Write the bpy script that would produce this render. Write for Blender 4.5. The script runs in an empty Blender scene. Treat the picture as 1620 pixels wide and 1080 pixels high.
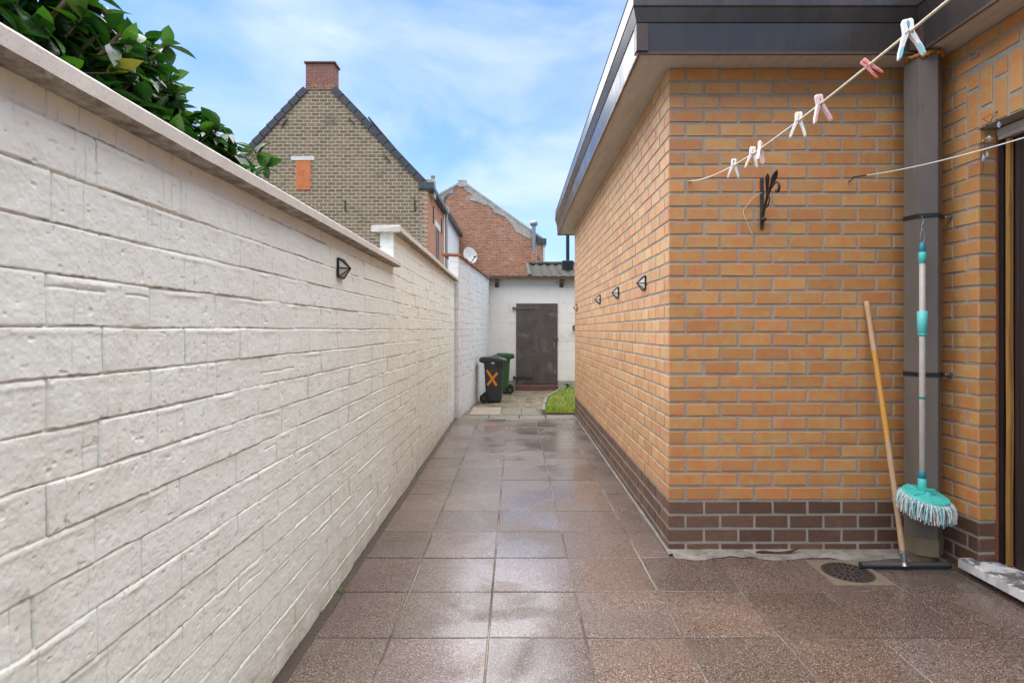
import bpy, math, random
import numpy as np
from mathutils import Vector, Matrix
random.seed(7); rng = np.random.default_rng(7)
R = math.radians
sc = bpy.context.scene
col = sc.collection

# ------------------------------------------------------------------ camera, sky, sun, exposure
F, H, VX, VY = 882.0, 1.25, 815.0, 522.0
cam = bpy.data.cameras.new('camera'); camo = bpy.data.objects.new('camera', cam); col.objects.link(camo)
camo.location = (0, 0, H); camo.rotation_euler = (R(90), 0, 0)
cam.sensor_width = 36; cam.lens = F / 1620 * 36
cam.shift_x = -(VX - 810) / 1620; cam.shift_y = (VY - 540) / 1620
cam.clip_start = .02; cam.clip_end = 2000
sc.camera = camo

def at(x, y, Y):                      # photo pixel at depth Y -> world point
    return Vector(((x - VX) * Y / F, Y, H - (y - VY) * Y / F))

SUN_EL, SUN_AZ = 76, 300              # degrees; azimuth clockwise from +Y
w = bpy.data.worlds.new('World'); sc.world = w; w.use_nodes = True
wt = w.node_tree; wt.nodes.clear()
def wn(t): return wt.nodes.new(t)
wo = wn('ShaderNodeOutputWorld'); bg = wn('ShaderNodeBackground'); sky = wn('ShaderNodeTexSky')
sky.sky_type = 'NISHITA'; sky.sun_disc = False
sky.sun_elevation = R(SUN_EL); sky.sun_rotation = R(SUN_AZ)
sky.altitude = 0; sky.air_density = 1.0; sky.dust_density = 1.2; sky.ozone_density = 2.0
tc = wn('ShaderNodeTexCoord'); mp = wn('ShaderNodeMapping')
mp.inputs['Scale'].default_value = (1.0, .8, 2.4); mp.inputs['Rotation'].default_value = (0, R(-18), 0)
wt.links.new(tc.outputs['Generated'], mp.inputs['Vector'])
n1 = wn('ShaderNodeTexNoise'); n1.inputs['Scale'].default_value = 2.6; n1.inputs['Detail'].default_value = 9
n1.inputs['Roughness'].default_value = .52; n1.inputs['Distortion'].default_value = .5
wt.links.new(mp.outputs[0], n1.inputs['Vector'])
cr = wn('ShaderNodeValToRGB'); cr.color_ramp.elements[0].position = .42; cr.color_ramp.elements[1].position = .80
cr.color_ramp.elements[0].color = (.10, .10, .10, 1); cr.color_ramp.elements[1].color = (.85, .85, .85, 1)
wt.links.new(n1.outputs[0], cr.inputs[0])
mx = wn('ShaderNodeMix'); mx.data_type = 'RGBA'
wt.links.new(cr.outputs[0], mx.inputs['Factor']); tn = wn('ShaderNodeMix'); tn.data_type = 'RGBA'; tn.blend_type = 'MULTIPLY'; tn.inputs['Factor'].default_value = 1; tn.inputs['B'].default_value = (.47, .685, .94, 1)
wt.links.new(sky.outputs[0], tn.inputs['A']); wt.links.new(tn.outputs['Result'], mx.inputs['A'])
mx.inputs['B'].default_value = (3.9, 4.15, 4.4, 1)
wt.links.new(mx.outputs['Result'], bg.inputs['Color']); bg.inputs['Strength'].default_value = .050
wt.links.new(bg.outputs[0], wo.inputs['Surface'])

sl = bpy.data.lights.new('sun', 'SUN'); sl.energy = 1.5; sl.angle = R(120); sl.color = (1, .94, .86)
so = bpy.data.objects.new('sun', sl); col.objects.link(so)
az, el = R(SUN_AZ), R(SUN_EL)
sdir = Vector((math.sin(az) * math.cos(el), math.cos(az) * math.cos(el), math.sin(el)))
so.rotation_euler = (-sdir).to_track_quat('-Z', 'Y').to_euler(); so.location = (0, -3, 12)
sc.view_settings.view_transform = 'Standard'; sc.view_settings.look = 'None'
sc.view_settings.exposure = 2.5; sc.view_settings.gamma = 1

# ------------------------------------------------------------------ material helpers
class G:
    def __init__(s, name):
        s.m = bpy.data.materials.new(name); s.m.use_nodes = True; s.t = s.m.node_tree
        s.b = s.t.nodes['Principled BSDF']; s._oc = None
    def n(s, t): return s.t.nodes.new(t)
    def plug(s, sock, v):
        if v is None: return
        if isinstance(v, bpy.types.NodeSocket): s.t.links.new(v, sock)
        elif isinstance(v, (tuple, list)):
            v = tuple(v)
            if sock.type == 'RGBA' and len(v) == 3: v = v + (1,)
            sock.default_value = v
        else:
            sock.default_value = v
    def oc(s):
        if s._oc is None: s._oc = s.n('ShaderNodeTexCoord').outputs['Object']
        return s._oc
    def mapv(s, scale=(1, 1, 1), rot=(0, 0, 0), loc=(0, 0, 0), vec=None):
        k = s.n('ShaderNodeMapping'); s.plug(k.inputs['Vector'], vec or s.oc())
        k.inputs['Scale'].default_value = scale; k.inputs['Rotation'].default_value = rot; k.inputs['Location'].default_value = loc
        return k.outputs[0]
    def noise(s, scale, detail=4, rough=.55, dist=0, vec=None):
        k = s.n('ShaderNodeTexNoise'); s.plug(k.inputs['Vector'], vec or s.oc())
        k.inputs['Scale'].default_value = scale; k.inputs['Detail'].default_value = detail
        k.inputs['Roughness'].default_value = rough; k.inputs['Distortion'].default_value = dist
        return k.outputs[0]
    def vor(s, scale, vec=None, out='Distance', rnd=1):
        k = s.n('ShaderNodeTexVoronoi'); s.plug(k.inputs['Vector'], vec or s.oc()); k.inputs['Scale'].default_value = scale
        k.inputs['Randomness'].default_value = rnd
        return k.outputs[out]
    def ramp(s, fac, stops, interp='LINEAR'):
        k = s.n('ShaderNodeValToRGB'); s.plug(k.inputs[0], fac); e = k.color_ramp.elements; k.color_ramp.interpolation = interp
        while len(e) < len(stops): e.new(.5)
        for i, (p, c) in enumerate(stops):
            e[i].position = p
            if not isinstance(c, (tuple, list)): c = (c, c, c)
            e[i].color = tuple(c) + (1,)
        return k.outputs[0]
    def mix(s, fac, a, b, blend='MIX'):
        k = s.n('ShaderNodeMix'); k.data_type = 'RGBA'; k.blend_type = blend
        s.plug(k.inputs['Factor'], fac); s.plug(k.inputs['A'], a); s.plug(k.inputs['B'], b)
        return k.outputs['Result']
    def math(s, op, a, b=None, c=None):
        k = s.n('ShaderNodeMath'); k.operation = op
        for i, v in enumerate((a, b, c)):
            if v is not None: s.plug(k.inputs[i], v)
        return k.outputs[0]
    def sep(s, vec=None):
        k = s.n('ShaderNodeSeparateXYZ'); s.plug(k.inputs[0], vec or s.oc()); return k.outputs
    def comb(s, x, y, z):
        k = s.n('ShaderNodeCombineXYZ')
        for i, v in enumerate((x, y, z)): s.plug(k.inputs[i], v)
        return k.outputs[0]
    def attr(s, name):
        k = s.n('ShaderNodeAttribute'); k.attribute_name = name; return k.outputs
    def bump(s, h, strength=.5, dist=.01, normal=None):
        k = s.n('ShaderNodeBump'); s.plug(k.inputs['Height'], h); k.inputs['Strength'].default_value = strength
        k.inputs['Distance'].default_value = dist; s.plug(k.inputs['Normal'], normal); return k.outputs[0]
    def out(s, c=None, rough=None, metal=None, normal=None, spec=None, **kw):
        for nm, v in (('Base Color', c), ('Roughness', rough), ('Metallic', metal), ('Normal', normal), ('Specular IOR Level', spec)):
            s.plug(s.b.inputs[nm], v)
        for nm, v in kw.items(): s.plug(s.b.inputs[nm.replace('_', ' ')], v)
        return s.m

def plain(name, c, c2=None, scale=8, rough=.55, metal=0, spec=.5, bscale=60, bstr=.15, bdist=.004, detail=5):
    g = G(name); c2 = c2 or tuple(x * .75 for x in c)
    f = g.ramp(g.noise(scale, detail, .6), [(.3, 0), (.7, 1)])
    rf = g.ramp(g.noise(scale * 2.3, 4), [(.3, max(0, rough - .08)), (.7, min(1, rough + .08))])
    return g.out(g.mix(f, c, c2), rf, metal, g.bump(g.noise(bscale, 4), bstr, bdist), spec)

def brick_mat(name, c1, c2, mortar, bw, bh, ms, axis='x', bump=.5, noise_amt=.6, dirt=None, wobble=.004, smooth=.1):
    g = G(name); o = g.sep()
    u = o[0] if axis == 'x' else o[1]
    v = g.comb(u, o[2], 0)
    nv = g.n('ShaderNodeTexNoise'); nv.inputs['Scale'].default_value = 5; g.plug(nv.inputs['Vector'], g.oc())
    va = g.n('ShaderNodeVectorMath'); va.operation = 'MULTIPLY_ADD'; g.plug(va.inputs[0], nv.outputs['Color'])
    va.inputs[1].default_value = (wobble * 2, wobble * 2, 0); g.plug(va.inputs[2], v)
    k = g.n('ShaderNodeTexBrick'); g.plug(k.inputs['Vector'], va.outputs[0])
    k.inputs['Color1'].default_value = (*c1, 1); k.inputs['Color2'].default_value = (*c2, 1); k.inputs['Mortar'].default_value = (*mortar, 1)
    k.inputs['Scale'].default_value = 1; k.inputs['Brick Width'].default_value = bw; k.inputs['Row Height'].default_value = bh
    k.inputs['Mortar Size'].default_value = ms; k.inputs['Mortar Smooth'].default_value = smooth; k.inputs['Bias'].default_value = 0
    c = k.outputs['Color']
    f = g.ramp(g.noise(14, 5, .65), [(.3, (1 - noise_amt * .5,) * 3), (.7, (1 + noise_amt * .35,) * 3)])
    c = g.mix(1, c, f, 'MULTIPLY')
    if dirt:
        m = g.ramp(g.noise(dirt[1], 6, .65, .6), [(dirt[2], 0), (dirt[2] + .12, 1)])
        c = g.mix(g.math('MULTIPLY', m, dirt[3]), c, dirt[0])
    hgt = g.math('ADD', g.math('MULTIPLY', k.outputs['Fac'], -1.0), g.math('MULTIPLY', g.noise(40, 4), .4))
    return g.out(c, .85, 0, g.bump(hgt, bump, .012), .3)

M = {}
# white painted masonry, cracks and grime from a mesh attribute
def white_paint(name, base, base2):
    g = G(name)
    d = g.attr('dirt')[2]
    c = g.mix(g.ramp(g.noise(1.7, 6, .6), [(.35, 0), (.7, 1)]), base, base2)
    st = g.ramp(g.noise(3.5, 6, .6, .4, g.mapv((1, 1, .22))), [(.60, 0), (.74, 1)])
    c = g.mix(g.math('MULTIPLY', st, .30), c, (.50, .46, .36))
    sp = g.ramp(g.noise(95, 3, .7), [(.70, 0), (.76, 1)])
    c = g.mix(g.math('MULTIPLY', sp, .35), c, (.42, .40, .36))
    z = g.sep()[2]
    spl = g.math('MULTIPLY', g.ramp(z, [(.01, 1), (.24, 0)]), g.ramp(g.noise(6, 6, .7), [(.35, 0), (.62, 1)]))
    c = g.mix(g.math('MULTIPLY', spl, .6), c, (.44, .35, .24))
    c = g.mix(d, c, (.15, .125, .10))
    return g.out(c, .6, 0, g.bump(g.noise(230, 6, .7), .5, .0022), .35)
M['white_wall'] = white_paint('white_wall', (.80, .838, .775), (.765, .79, .715))
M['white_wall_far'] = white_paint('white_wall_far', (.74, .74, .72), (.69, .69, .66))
def coping_mat():
    g = G('coping_concrete')
    c = g.mix(g.ramp(g.noise(14, 6, .65), [(.3, 0), (.7, 1)]), (.70, .665, .60), (.58, .545, .48))
    sp = g.ramp(g.noise(190, 2, .7), [(.58, 0), (.68, 1)])
    c = g.mix(g.math('MULTIPLY', sp, .4), c, (.30, .27, .23))
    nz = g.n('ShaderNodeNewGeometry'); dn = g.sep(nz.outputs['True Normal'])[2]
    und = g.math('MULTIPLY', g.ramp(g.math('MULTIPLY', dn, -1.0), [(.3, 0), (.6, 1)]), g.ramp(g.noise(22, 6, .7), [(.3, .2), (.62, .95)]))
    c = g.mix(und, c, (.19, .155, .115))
    return g.out(c, .85, 0, g.bump(g.noise(120, 5, .65), .35, .003), .3)
M['coping'] = coping_mat()
def brick_col(name, a, fleck, bstr, bscale):
    g = G(name); base = g.attr('Col')[0]
    f = g.ramp(g.noise(26, 5, .6, 0, g.mapv((1, 1, 1))), [(.34, 0), (.66, 1)])
    c = g.mix(f, base, g.mix(1, base, a, 'MULTIPLY'))
    gl = g.ramp(g.noise(13, 4, .6, .3), [(.44, 0), (.60, 1)])
    c = g.mix(g.math('MULTIPLY', gl, .8), c, g.mix(1, c, (1.0, 1.22, 1.25), 'MULTIPLY'))
    dk = g.ramp(g.noise(2.4, 6, .7, .5), [(.55, 0), (.75, 1)])
    c = g.mix(g.math('MULTIPLY', dk, .35), c, g.mix(1, c, (.62, .55, .50), 'MULTIPLY'))
    sp = g.ramp(g.vor(125), [(.14, 1), (.22, 0)])
    sel = g.ramp(g.noise(70, 2), [(.52, 0), (.60, 1)])
    c = g.mix(g.math('MULTIPLY', g.math('MULTIPLY', sp, sel), .75), c, fleck)
    ef = g.ramp(g.noise(5, 6, .7), [(.62, 0), (.8, 1)])
    c = g.mix(g.math('MULTIPLY', ef, .18), c, (.62, .55, .48))
    return g.out(c, g.ramp(g.noise(9, 4), [(.3, .42), (.7, .6)]), 0, g.bump(g.noise(bscale, 5, .7), bstr, .003), .5)
M['brick'] = brick_col('brick_orange', (1.14, .74, .55), (.09, .045, .02), .4, 130)
def plinth():
    g = G('brick_plinth'); base = g.attr('Col')[0]
    f = g.noise(30, 6, .7, 1.2, g.mapv((1, 1, 3.2)))
    c = g.mix(g.ramp(f, [(.3, 0), (.7, 1)]), base, g.mix(1, base, (1.6, 1.5, 1.4), 'MULTIPLY'))
    ef = g.ramp(g.noise(7, 6, .75), [(.58, 0), (.8, 1)])
    c = g.mix(g.math('MULTIPLY', ef, .35), c, (.40, .36, .33))
    return g.out(c, .5, 0, g.bump(f, .8, .006), .5)
M['plinth'] = plinth()
M['mortar'] = plain('mortar', (.37, .335, .285), (.27, .245, .205), 9, .9, bscale=220, bstr=.4)
M['soffit'] = (lambda g: g.out(g.mix(g.ramp(g.noise(4, 7, .7, .4, g.mapv((6, .6, 1))), [(.3, 0), (.72, 1)]), (.56, .52, .47), (.42, .375, .33)), .8, 0,
               g.bump(g.noise(60, 5, .6, 0, g.mapv((1, .2, 1))), .2, .003), .3))(G('soffit_board'))
M['fascia'] = (lambda g: g.out(g.mix(g.ramp(g.noise(3, 6, .6, .2, g.mapv((1, 1, .15))), [(.35, 0), (.7, 1)]), (.036, .031, .029), (.060, .048, .041)),
               g.ramp(g.noise(7, 5, .6, 0, g.mapv((1, 1, .2))), [(.3, .20), (.7, .34)]), 0, g.bump(g.noise(2.2, 2), .25, .01), .6))(G('fascia_aluminium'))
M['fascia_trim'] = plain('fascia_trim', (.06, .04, .032), (.09, .05, .035), 6, .4)
M['roof_felt'] = plain('roof_felt', (.06, .06, .06), None, 5, .9)

def paving():
    g = G('washed_concrete_tile'); tint = g.attr('Col')[0]
    cell = g.vor(310, out='Color')
    sx = g.n('ShaderNodeSeparateColor'); g.plug(sx.inputs[0], cell)
    c = g.ramp(sx.outputs[0], [(0, (.045, .031, .025)), (.22, (.115, .077, .061)), (.5, (.172, .119, .097)), (.72, (.212, .163, .138)), (.90, (.29, .245, .215)), (.975, (.42, .385, .345))], 'CONSTANT')
    c = g.mix(1, c, tint, 'MULTIPLY')
    big = g.ramp(g.noise(2.2, 5, .6), [(.3, (.85, .84, .83)), (.7, (1.12, 1.1, 1.08))])
    c = g.mix(1, c, big, 'MULTIPLY')
    wet = g.ramp(g.noise(1.15, 5, .55, .8), [(.38, 0), (.60, 1)])
    film = g.ramp(g.noise(2.1, 4, .5, .6, g.mapv((1, 1, 1), loc=(3.1, 1.7, 0))), [(.44, 0), (.56, 1)])
    c = g.mix(g.math('MULTIPLY', wet, .30), c, g.mix(1, c, (.55, .53, .52), 'MULTIPLY'))
    rough = g.math('SUBTRACT', g.math('SUBTRACT', .41, g.math('MULTIPLY', wet, .13)), g.math('MULTIPLY', film, .11))
    amt = g.math('SUBTRACT', 1.0, g.math('MULTIPLY', film, .75))
    hgt = g.math('MULTIPLY', g.vor(210), amt)
    k = g.n('ShaderNodeBump'); g.plug(k.inputs['Height'], hgt); k.inputs['Strength'].default_value = .32; k.inputs['Distance'].default_value = .003
    nrm = g.bump(g.noise(3.0, 3), .12, .01, k.outputs[0])
    return g.out(c, rough, 0, nrm, .5, Coat_Weight=g.math('ADD', g.math('MULTIPLY', film, .4), .12), Coat_Roughness=.16)
M['paving'] = paving()
def jointmat():
    g = G('paving_joint')
    c = g.mix(g.ramp(g.noise(2.5, 5, .6), [(.38, 0), (.56, 1)]), (.30, .265, .21), (.09, .07, .05))
    c = g.mix(g.ramp(g.noise(4.5, 5, .7), [(.58, 0), (.66, 1)]), c, (.07, .085, .02))
    return g.out(c, .6, 0, g.bump(g.noise(90, 4), .4, .004), .4)
M['joint'] = jointmat()
M['concrete'] = plain('pale_concrete', (.52, .49, .45), (.36, .33, .30), 7, .65, bscale=90, bstr=.35)
def strip_mat():
    g = G('whitish_mortar')
    c = g.mix(g.ramp(g.noise(9, 6, .7), [(.35, 0), (.62, 1)]), (.36, .33, .29), (.19, .165, .14))
    c = g.mix(g.ramp(g.noise(34, 4, .7), [(.60, 0), (.66, 1)]), c, (.10, .075, .06))
    return g.out(c, .55, 0, g.bump(g.noise(70, 5), .4, .005), .4)
M['strip'] = strip_mat()
M['ground'] = plain('earth', (.13, .10, .06), (.08, .085, .035), 1.5, .95, bscale=12, bstr=.5, bdist=.03)
M['gravel'] = (lambda g: g.out(g.mix(g.ramp(g.noise(3.2, 6, .7), [(.4, 0), (.62, 1)]), g.ramp(g.vor(46, out='Color'), [(0, (.10, .075, .05)), (.5, (.24, .185, .13)), (1, (.38, .31, .24))]), (.085, .08, .035)), .75, 0,
               g.bump(g.vor(46), .7, .012), .4))(G('gravel'))
M['slab_pale'] = plain('pale_slab', (.36, .30, .24), (.25, .21, .16), 5, .6)
M['slab_green'] = plain('mossy_slab', (.20, .185, .135), (.125, .122, .08), 6, .6)
M['kerb'] = plain('kerb_concrete', (.24, .235, .195), (.15, .16, .11), 7, .7)

# ------------------------------------------------------------------ mesh helpers
OFF = {}
def tag(o, label=None, cat=None, group=None, kind=None):
    if label: o['label'] = label
    if cat: o['category'] = cat
    if group: o['group'] = group
    if kind: o['kind'] = kind
    return o
def thing(name, label, cat, loc=(0, 0, 0), group=None):
    o = bpy.data.objects.new(name, None); col.objects.link(o); o.location = loc; o.empty_display_size = .1
    OFF[o.name] = Vector(loc)
    return tag(o, label, cat, group)
def link(me, name, parent=None, org=None):
    o = bpy.data.objects.new(name, me); col.objects.link(o)
    if parent: o.parent = parent; OFF[o.name] = OFF[parent.name]
    else:
        OFF[o.name] = Vector(org or (0, 0, 0)); o.location = OFF[o.name]
    return o
class MB:
    def __init__(s): s.v = []; s.f = []; s.mi = []; s.c = {}; s.sm = []
    def add(s, vs, fs, mi=0, c=None, smooth=False):
        b = len(s.v); s.v += [Vector(v) for v in vs]
        for f in fs: s.f.append([b + i for i in f]); s.mi.append(mi); s.sm.append(smooth)
        if c is not None:
            for i in range(len(vs)): s.c[b + i] = c
        return b
    def box(s, a, b, mi=0, c=None):
        (x0, y0, z0), (x1, y1, z1) = a, b
        x0, x1 = min(x0, x1), max(x0, x1); y0, y1 = min(y0, y1), max(y0, y1); z0, z1 = min(z0, z1), max(z0, z1)
        s.add([(x0, y0, z0), (x1, y0, z0), (x1, y1, z0), (x0, y1, z0), (x0, y0, z1), (x1, y0, z1), (x1, y1, z1), (x0, y1, z1)],
              [(0, 3, 2, 1), (4, 5, 6, 7), (0, 1, 5, 4), (1, 2, 6, 5), (2, 3, 7, 6), (3, 0, 4, 7)], mi, c)
    def bbox(s, a, b, bev=.004, mi=0, c=None):        # bevelled box
        lo = [min(a[i], b[i]) for i in range(3)]; hi = [max(a[i], b[i]) for i in range(3)]
        bev = min(bev, *[(hi[i] - lo[i]) * .45 for i in range(3)])
        bm = bmesh_box(lo, hi, bev); s.add(bm[0], bm[1], mi, c)
    def obox(s, p, q, w, h, up=(0, 0, 1), mi=0, c=None):   # box along p->q with width w (side) and height h (up)
        p, q = Vector(p), Vector(q); d = (q - p).normalized(); u = Vector(up); sd = d.cross(u)
        if sd.length < 1e-5: sd = d.cross(Vector((1, 0, 0)))
        sd.normalize(); u = sd.cross(d).normalized()
        vs = []
        for e in (p, q):
            for a, b in ((-1, -1), (1, -1), (1, 1), (-1, 1)): vs.append(e + sd * a * w / 2 + u * b * h / 2)
        s.add(vs, [(3, 2, 1, 0), (4, 5, 6, 7), (0, 1, 5, 4), (1, 2, 6, 5), (2, 3, 7, 6), (3, 0, 4, 7)], mi, c)
    def tube(s, pts, r, n=10, mi=0, caps=True, c=None):
        pts = [Vector(p) for p in pts]; rs = r if isinstance(r, (list, tuple)) else [r] * len(pts)
        vs = []; pu = None
        for i, p in enumerate(pts):
            d = (pts[min(i + 1, len(pts) - 1)] - pts[max(i - 1, 0)]).normalized()
            if pu is None:
                pu = d.cross(Vector((0, 0, 1)))
                if pu.length < 1e-3: pu = d.cross(Vector((1, 0, 0)))
            u = (pu - d * pu.dot(d)).normalized(); pu = u; v = d.cross(u)
            for k in range(n):
                a = 2 * math.pi * k / n; vs.append(p + (u * math.cos(a) + v * math.sin(a)) * rs[i])
        fs = []
        for i in range(len(pts) - 1):
            for k in range(n):
                k2 = (k + 1) % n; fs.append((i * n + k, i * n + k2, (i + 1) * n + k2, (i + 1) * n + k))
        s.add(vs, fs, mi, c, True)
        if caps:
            s.add(vs[:n], [tuple(range(n - 1, -1, -1))], mi, c); s.add(vs[-n:], [tuple(range(n))], mi, c)
    def lathe(s, prof, center=(0, 0, 0), n=24, mi=0, smooth=True, caps=True):
        cx, cy, cz = center; vs = []
        for r, z in prof:
            for k in range(n):
                a = 2 * math.pi * k / n; vs.append((cx + r * math.cos(a), cy + r * math.sin(a), cz + z))
        fs = [(i * n + k, i * n + (k + 1) % n, (i + 1) * n + (k + 1) % n, (i + 1) * n + k) for i in range(len(prof) - 1) for k in range(n)]
        s.add(vs, fs, mi, None, smooth)
        if caps:
            s.add(vs[:n], [tuple(range(n - 1, -1, -1))], mi); s.add(vs[-n:], [tuple(range(n))], mi)
    def prism(s, poly, d, mi=0, c=None):          # polygon (3d points) extruded by vector d
        n = len(poly); P = [Vector(p) for p in poly]; d = Vector(d)
        vs = P + [p + d for p in P]
        fs = [tuple(range(n)), tuple(range(2 * n - 1, n - 1, -1))] + [(i, i + n, (i + 1) % n + n, (i + 1) % n) for i in range(n)]
        s.add(vs, fs, mi, c)
    def build(s, name, mats, parent=None, org=None, fix=True):
        me = bpy.data.meshes.new(name)
        off = OFF[parent.name] if parent else Vector(org or (0, 0, 0))
        me.from_pydata([v - off for v in s.v], [], s.f)
        for m in (mats if isinstance(mats, (list, tuple)) else [mats]): me.materials.append(M[m] if isinstance(m, str) else m)
        me.polygons.foreach_set('material_index', s.mi); me.polygons.foreach_set('use_smooth', s.sm)
        if s.c:
            a = me.color_attributes.new('Col', 'FLOAT_COLOR', 'POINT')
            arr = np.ones((len(s.v), 4), dtype=np.float32)
            for i, cc in s.c.items(): arr[i, :3] = cc
            a.data.foreach_set('color', arr.ravel())
        me.update()
        if fix:
            import bmesh
            bm = bmesh.new(); bm.from_mesh(me); bmesh.ops.recalc_face_normals(bm, faces=bm.faces); bm.to_mesh(me); bm.free()
        return link(me, name, parent, org)
_bbc = {}
def bmesh_box(lo, hi, b):
    # 24 verts: each corner 3 verts
    vs = []; idx = {}
    for i in (0, 1):
        for j in (0, 1):
            for k in (0, 1):
                c = [hi[0] if i else lo[0], hi[1] if j else lo[1], hi[2] if k else lo[2]]
                sg = [-1 if i else 1, -1 if j else 1, -1 if k else 1]
                for ax in range(3):
                    p = [c[t] + (0 if t == ax else sg[t] * b) for t in range(3)]
                    idx[(i, j, k, ax)] = len(vs); vs.append(p)
    fs = []
    q = [(0, 0), (1, 0), (1, 1), (0, 1)]
    for sd in (0, 1):
        fs.append([idx[(sd, a, b2, 0)] for a, b2 in q]); fs.append([idx[(a, sd, b2, 1)] for a, b2 in q]); fs.append([idx[(a, b2, sd, 2)] for a, b2 in q])
    for i in (0, 1):
        for j in (0, 1):
            fs.append([idx[(i, j, 0, 0)], idx[(i, j, 1, 0)], idx[(i, j, 1, 1)], idx[(i, j, 0, 1)]])
            fs.append([idx[(i, 0, j, 0)], idx[(i, 1, j, 0)], idx[(i, 1, j, 2)], idx[(i, 0, j, 2)]])
            fs.append([idx[(0, i, j, 1)], idx[(1, i, j, 1)], idx[(1, i, j, 2)], idx[(0, i, j, 2)]])
            for k in (0, 1): fs.append([idx[(i, j, k, 0)], idx[(i, j, k, 1)], idx[(i, j, k, 2)]])
    return vs, fs

def hsh(a, b, seed=0):
    h = (np.asarray(a, dtype=np.int64) * 374761393 + np.asarray(b, dtype=np.int64) * 668265263 + seed * 1274126177) & 0xffffffff
    h = ((h ^ (h >> 13)) * 1274126177) & 0xffffffff
    h = ((h ^ (h >> 15)) * 2246822519) & 0xffffffff
    return ((h ^ (h >> 16)) & 0xffffff) / float(0xffffff)
def vnoise(x, y, seed=0):
    xi = np.floor(x).astype(np.int64); yi = np.floor(y).astype(np.int64); fx = x - xi; fy = y - yi
    fx = fx * fx * (3 - 2 * fx); fy = fy * fy * (3 - 2 * fy)
    a, b, c, d = hsh(xi, yi, seed), hsh(xi + 1, yi, seed), hsh(xi, yi + 1, seed), hsh(xi + 1, yi + 1, seed)
    return (a + (b - a) * fx) * (1 - fy) + (c + (d - c) * fx) * fy - .5
def sstep(a, b, x):
    t = np.clip((x - a) / (b - a), 0, 1); return t * t * (3 - 2 * t)

def masonry_field(us, zs, seed=1, Hc=.0965, L=.29, z0=0):
    u, z = np.meshgrid(us, zs)
    zz = z - z0 + .006 * vnoise(u * 2.2, z * .7, seed) + .003 * vnoise(u * 9, z * 3, seed + 1)
    row = np.floor(zz / Hc); fz = zz / Hc - row
    uu = u + .004 * vnoise(u * 5, z * 9, seed + 2)
    off = np.where(row % 2 == 0, 0, L / 2) + (hsh(row, 0, seed + 3) - .5) * .05
    cl = np.floor((uu + off) / L); fu = (uu + off) / L - cl
    r1 = hsh(cl, row, seed + 4); r2 = hsh(cl, row, seed + 5); r3 = hsh(cl, row, seed + 6); r4 = hsh(cl, row, seed + 7)
    h = (r1 - .5) * .0036 + (r2 - .5) * .004 * (fu - .5) + (.0003 + .0012 * r3) * (1 - fz)
    h += .0022 * vnoise(u * 22, z * 22, seed + 8) + .0012 * vnoise(u * 60, z * 60, seed + 9) + .0010 * vnoise(u * 150, z * 150, seed + 10)
    dzj = np.minimum(fz, 1 - fz) * Hc; duj = np.minimum(fu, 1 - fu) * L
    rag = vnoise(u * 30, z * 30, seed + 11) * .004 + vnoise(u * 90, z * 90, seed + 12) * .003
    jh = 1 - sstep(.0010, .0042, dzj + rag * .8)                  # bed joints
    jd = .0026 + .0040 * vnoise(u * 7, row * 3.1, seed + 13) * 2
    h -= jh * np.clip(jd, .0006, .006)
    jv = 1 - sstep(.0014, .0048, duj + rag * .4)
    h -= jv * (.0022 + .0035 * hsh(cl + (fu > .5), row, seed + 14))
    # smeared mortar lip just under a joint
    lip = np.exp(-((1 - fz) * Hc - .011) ** 2 / (2 * .004 ** 2)) * np.clip(vnoise(u * 12, row * 5.3, seed + 15) + .12, 0, 1)
    h += lip * .004
    # tooled grooves
    gd = np.zeros_like(h)
    for j in range(5):
        p = .06 + .88 * hsh(cl * 7 + j, row, seed + 20); on = hsh(cl, row * 5 + j, seed + 21) > .6
        dd = np.abs(fu - p + .004 * vnoise(z * 40, cl, seed + 22)) * L
        gd = np.maximum(gd, on * np.exp(-(dd / .0013) ** 2) * .34 * sstep(-.25, .3, vnoise(z * 25, cl + j, seed + 28))); h -= on * np.exp(-(dd / .0017) ** 2) * (.0005 + .0014 * hsh(cl + j, row, seed + 23))
    # horizontal scars in some blocks
    p = .2 + .6 * r4; dd = np.abs(fz - p + .06 * vnoise(u * 18, row, seed + 24)) * Hc
    h -= (r2 > .92) * np.exp(-(dd / .0025) ** 2) * .003 * (vnoise(u * 15, row, seed + 25) > -.1)
    # chips
    ch = sstep(.47, .54, vnoise(u * 31, z * 47, seed + 26) + .3 * vnoise(u * 90, z * 90, seed + 27)); h -= ch * .0022
    # grime packed into the open cracks
    crack = (1 - sstep(.0006, .0026, np.abs((fz * Hc) - .0012 + rag * .9))) * sstep(-.08, .22, vnoise(u * 8, row * 2.7, seed + 16) + .6 * vnoise(u * 45, z * 45, seed + 18))
    crv = (1 - sstep(.0006, .0026, duj)) * sstep(-.15, .2, vnoise(z * 9, cl * 1.7 + row, seed + 17))
    pit = sstep(.40, .46, vnoise(u * 70, z * 70, seed + 30)) * .3
    h -= pit * .004
    dirt = np.clip(crack * .8 + crv * .5 + gd + pit * .7, 0, 1)
    return h, dirt
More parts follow.
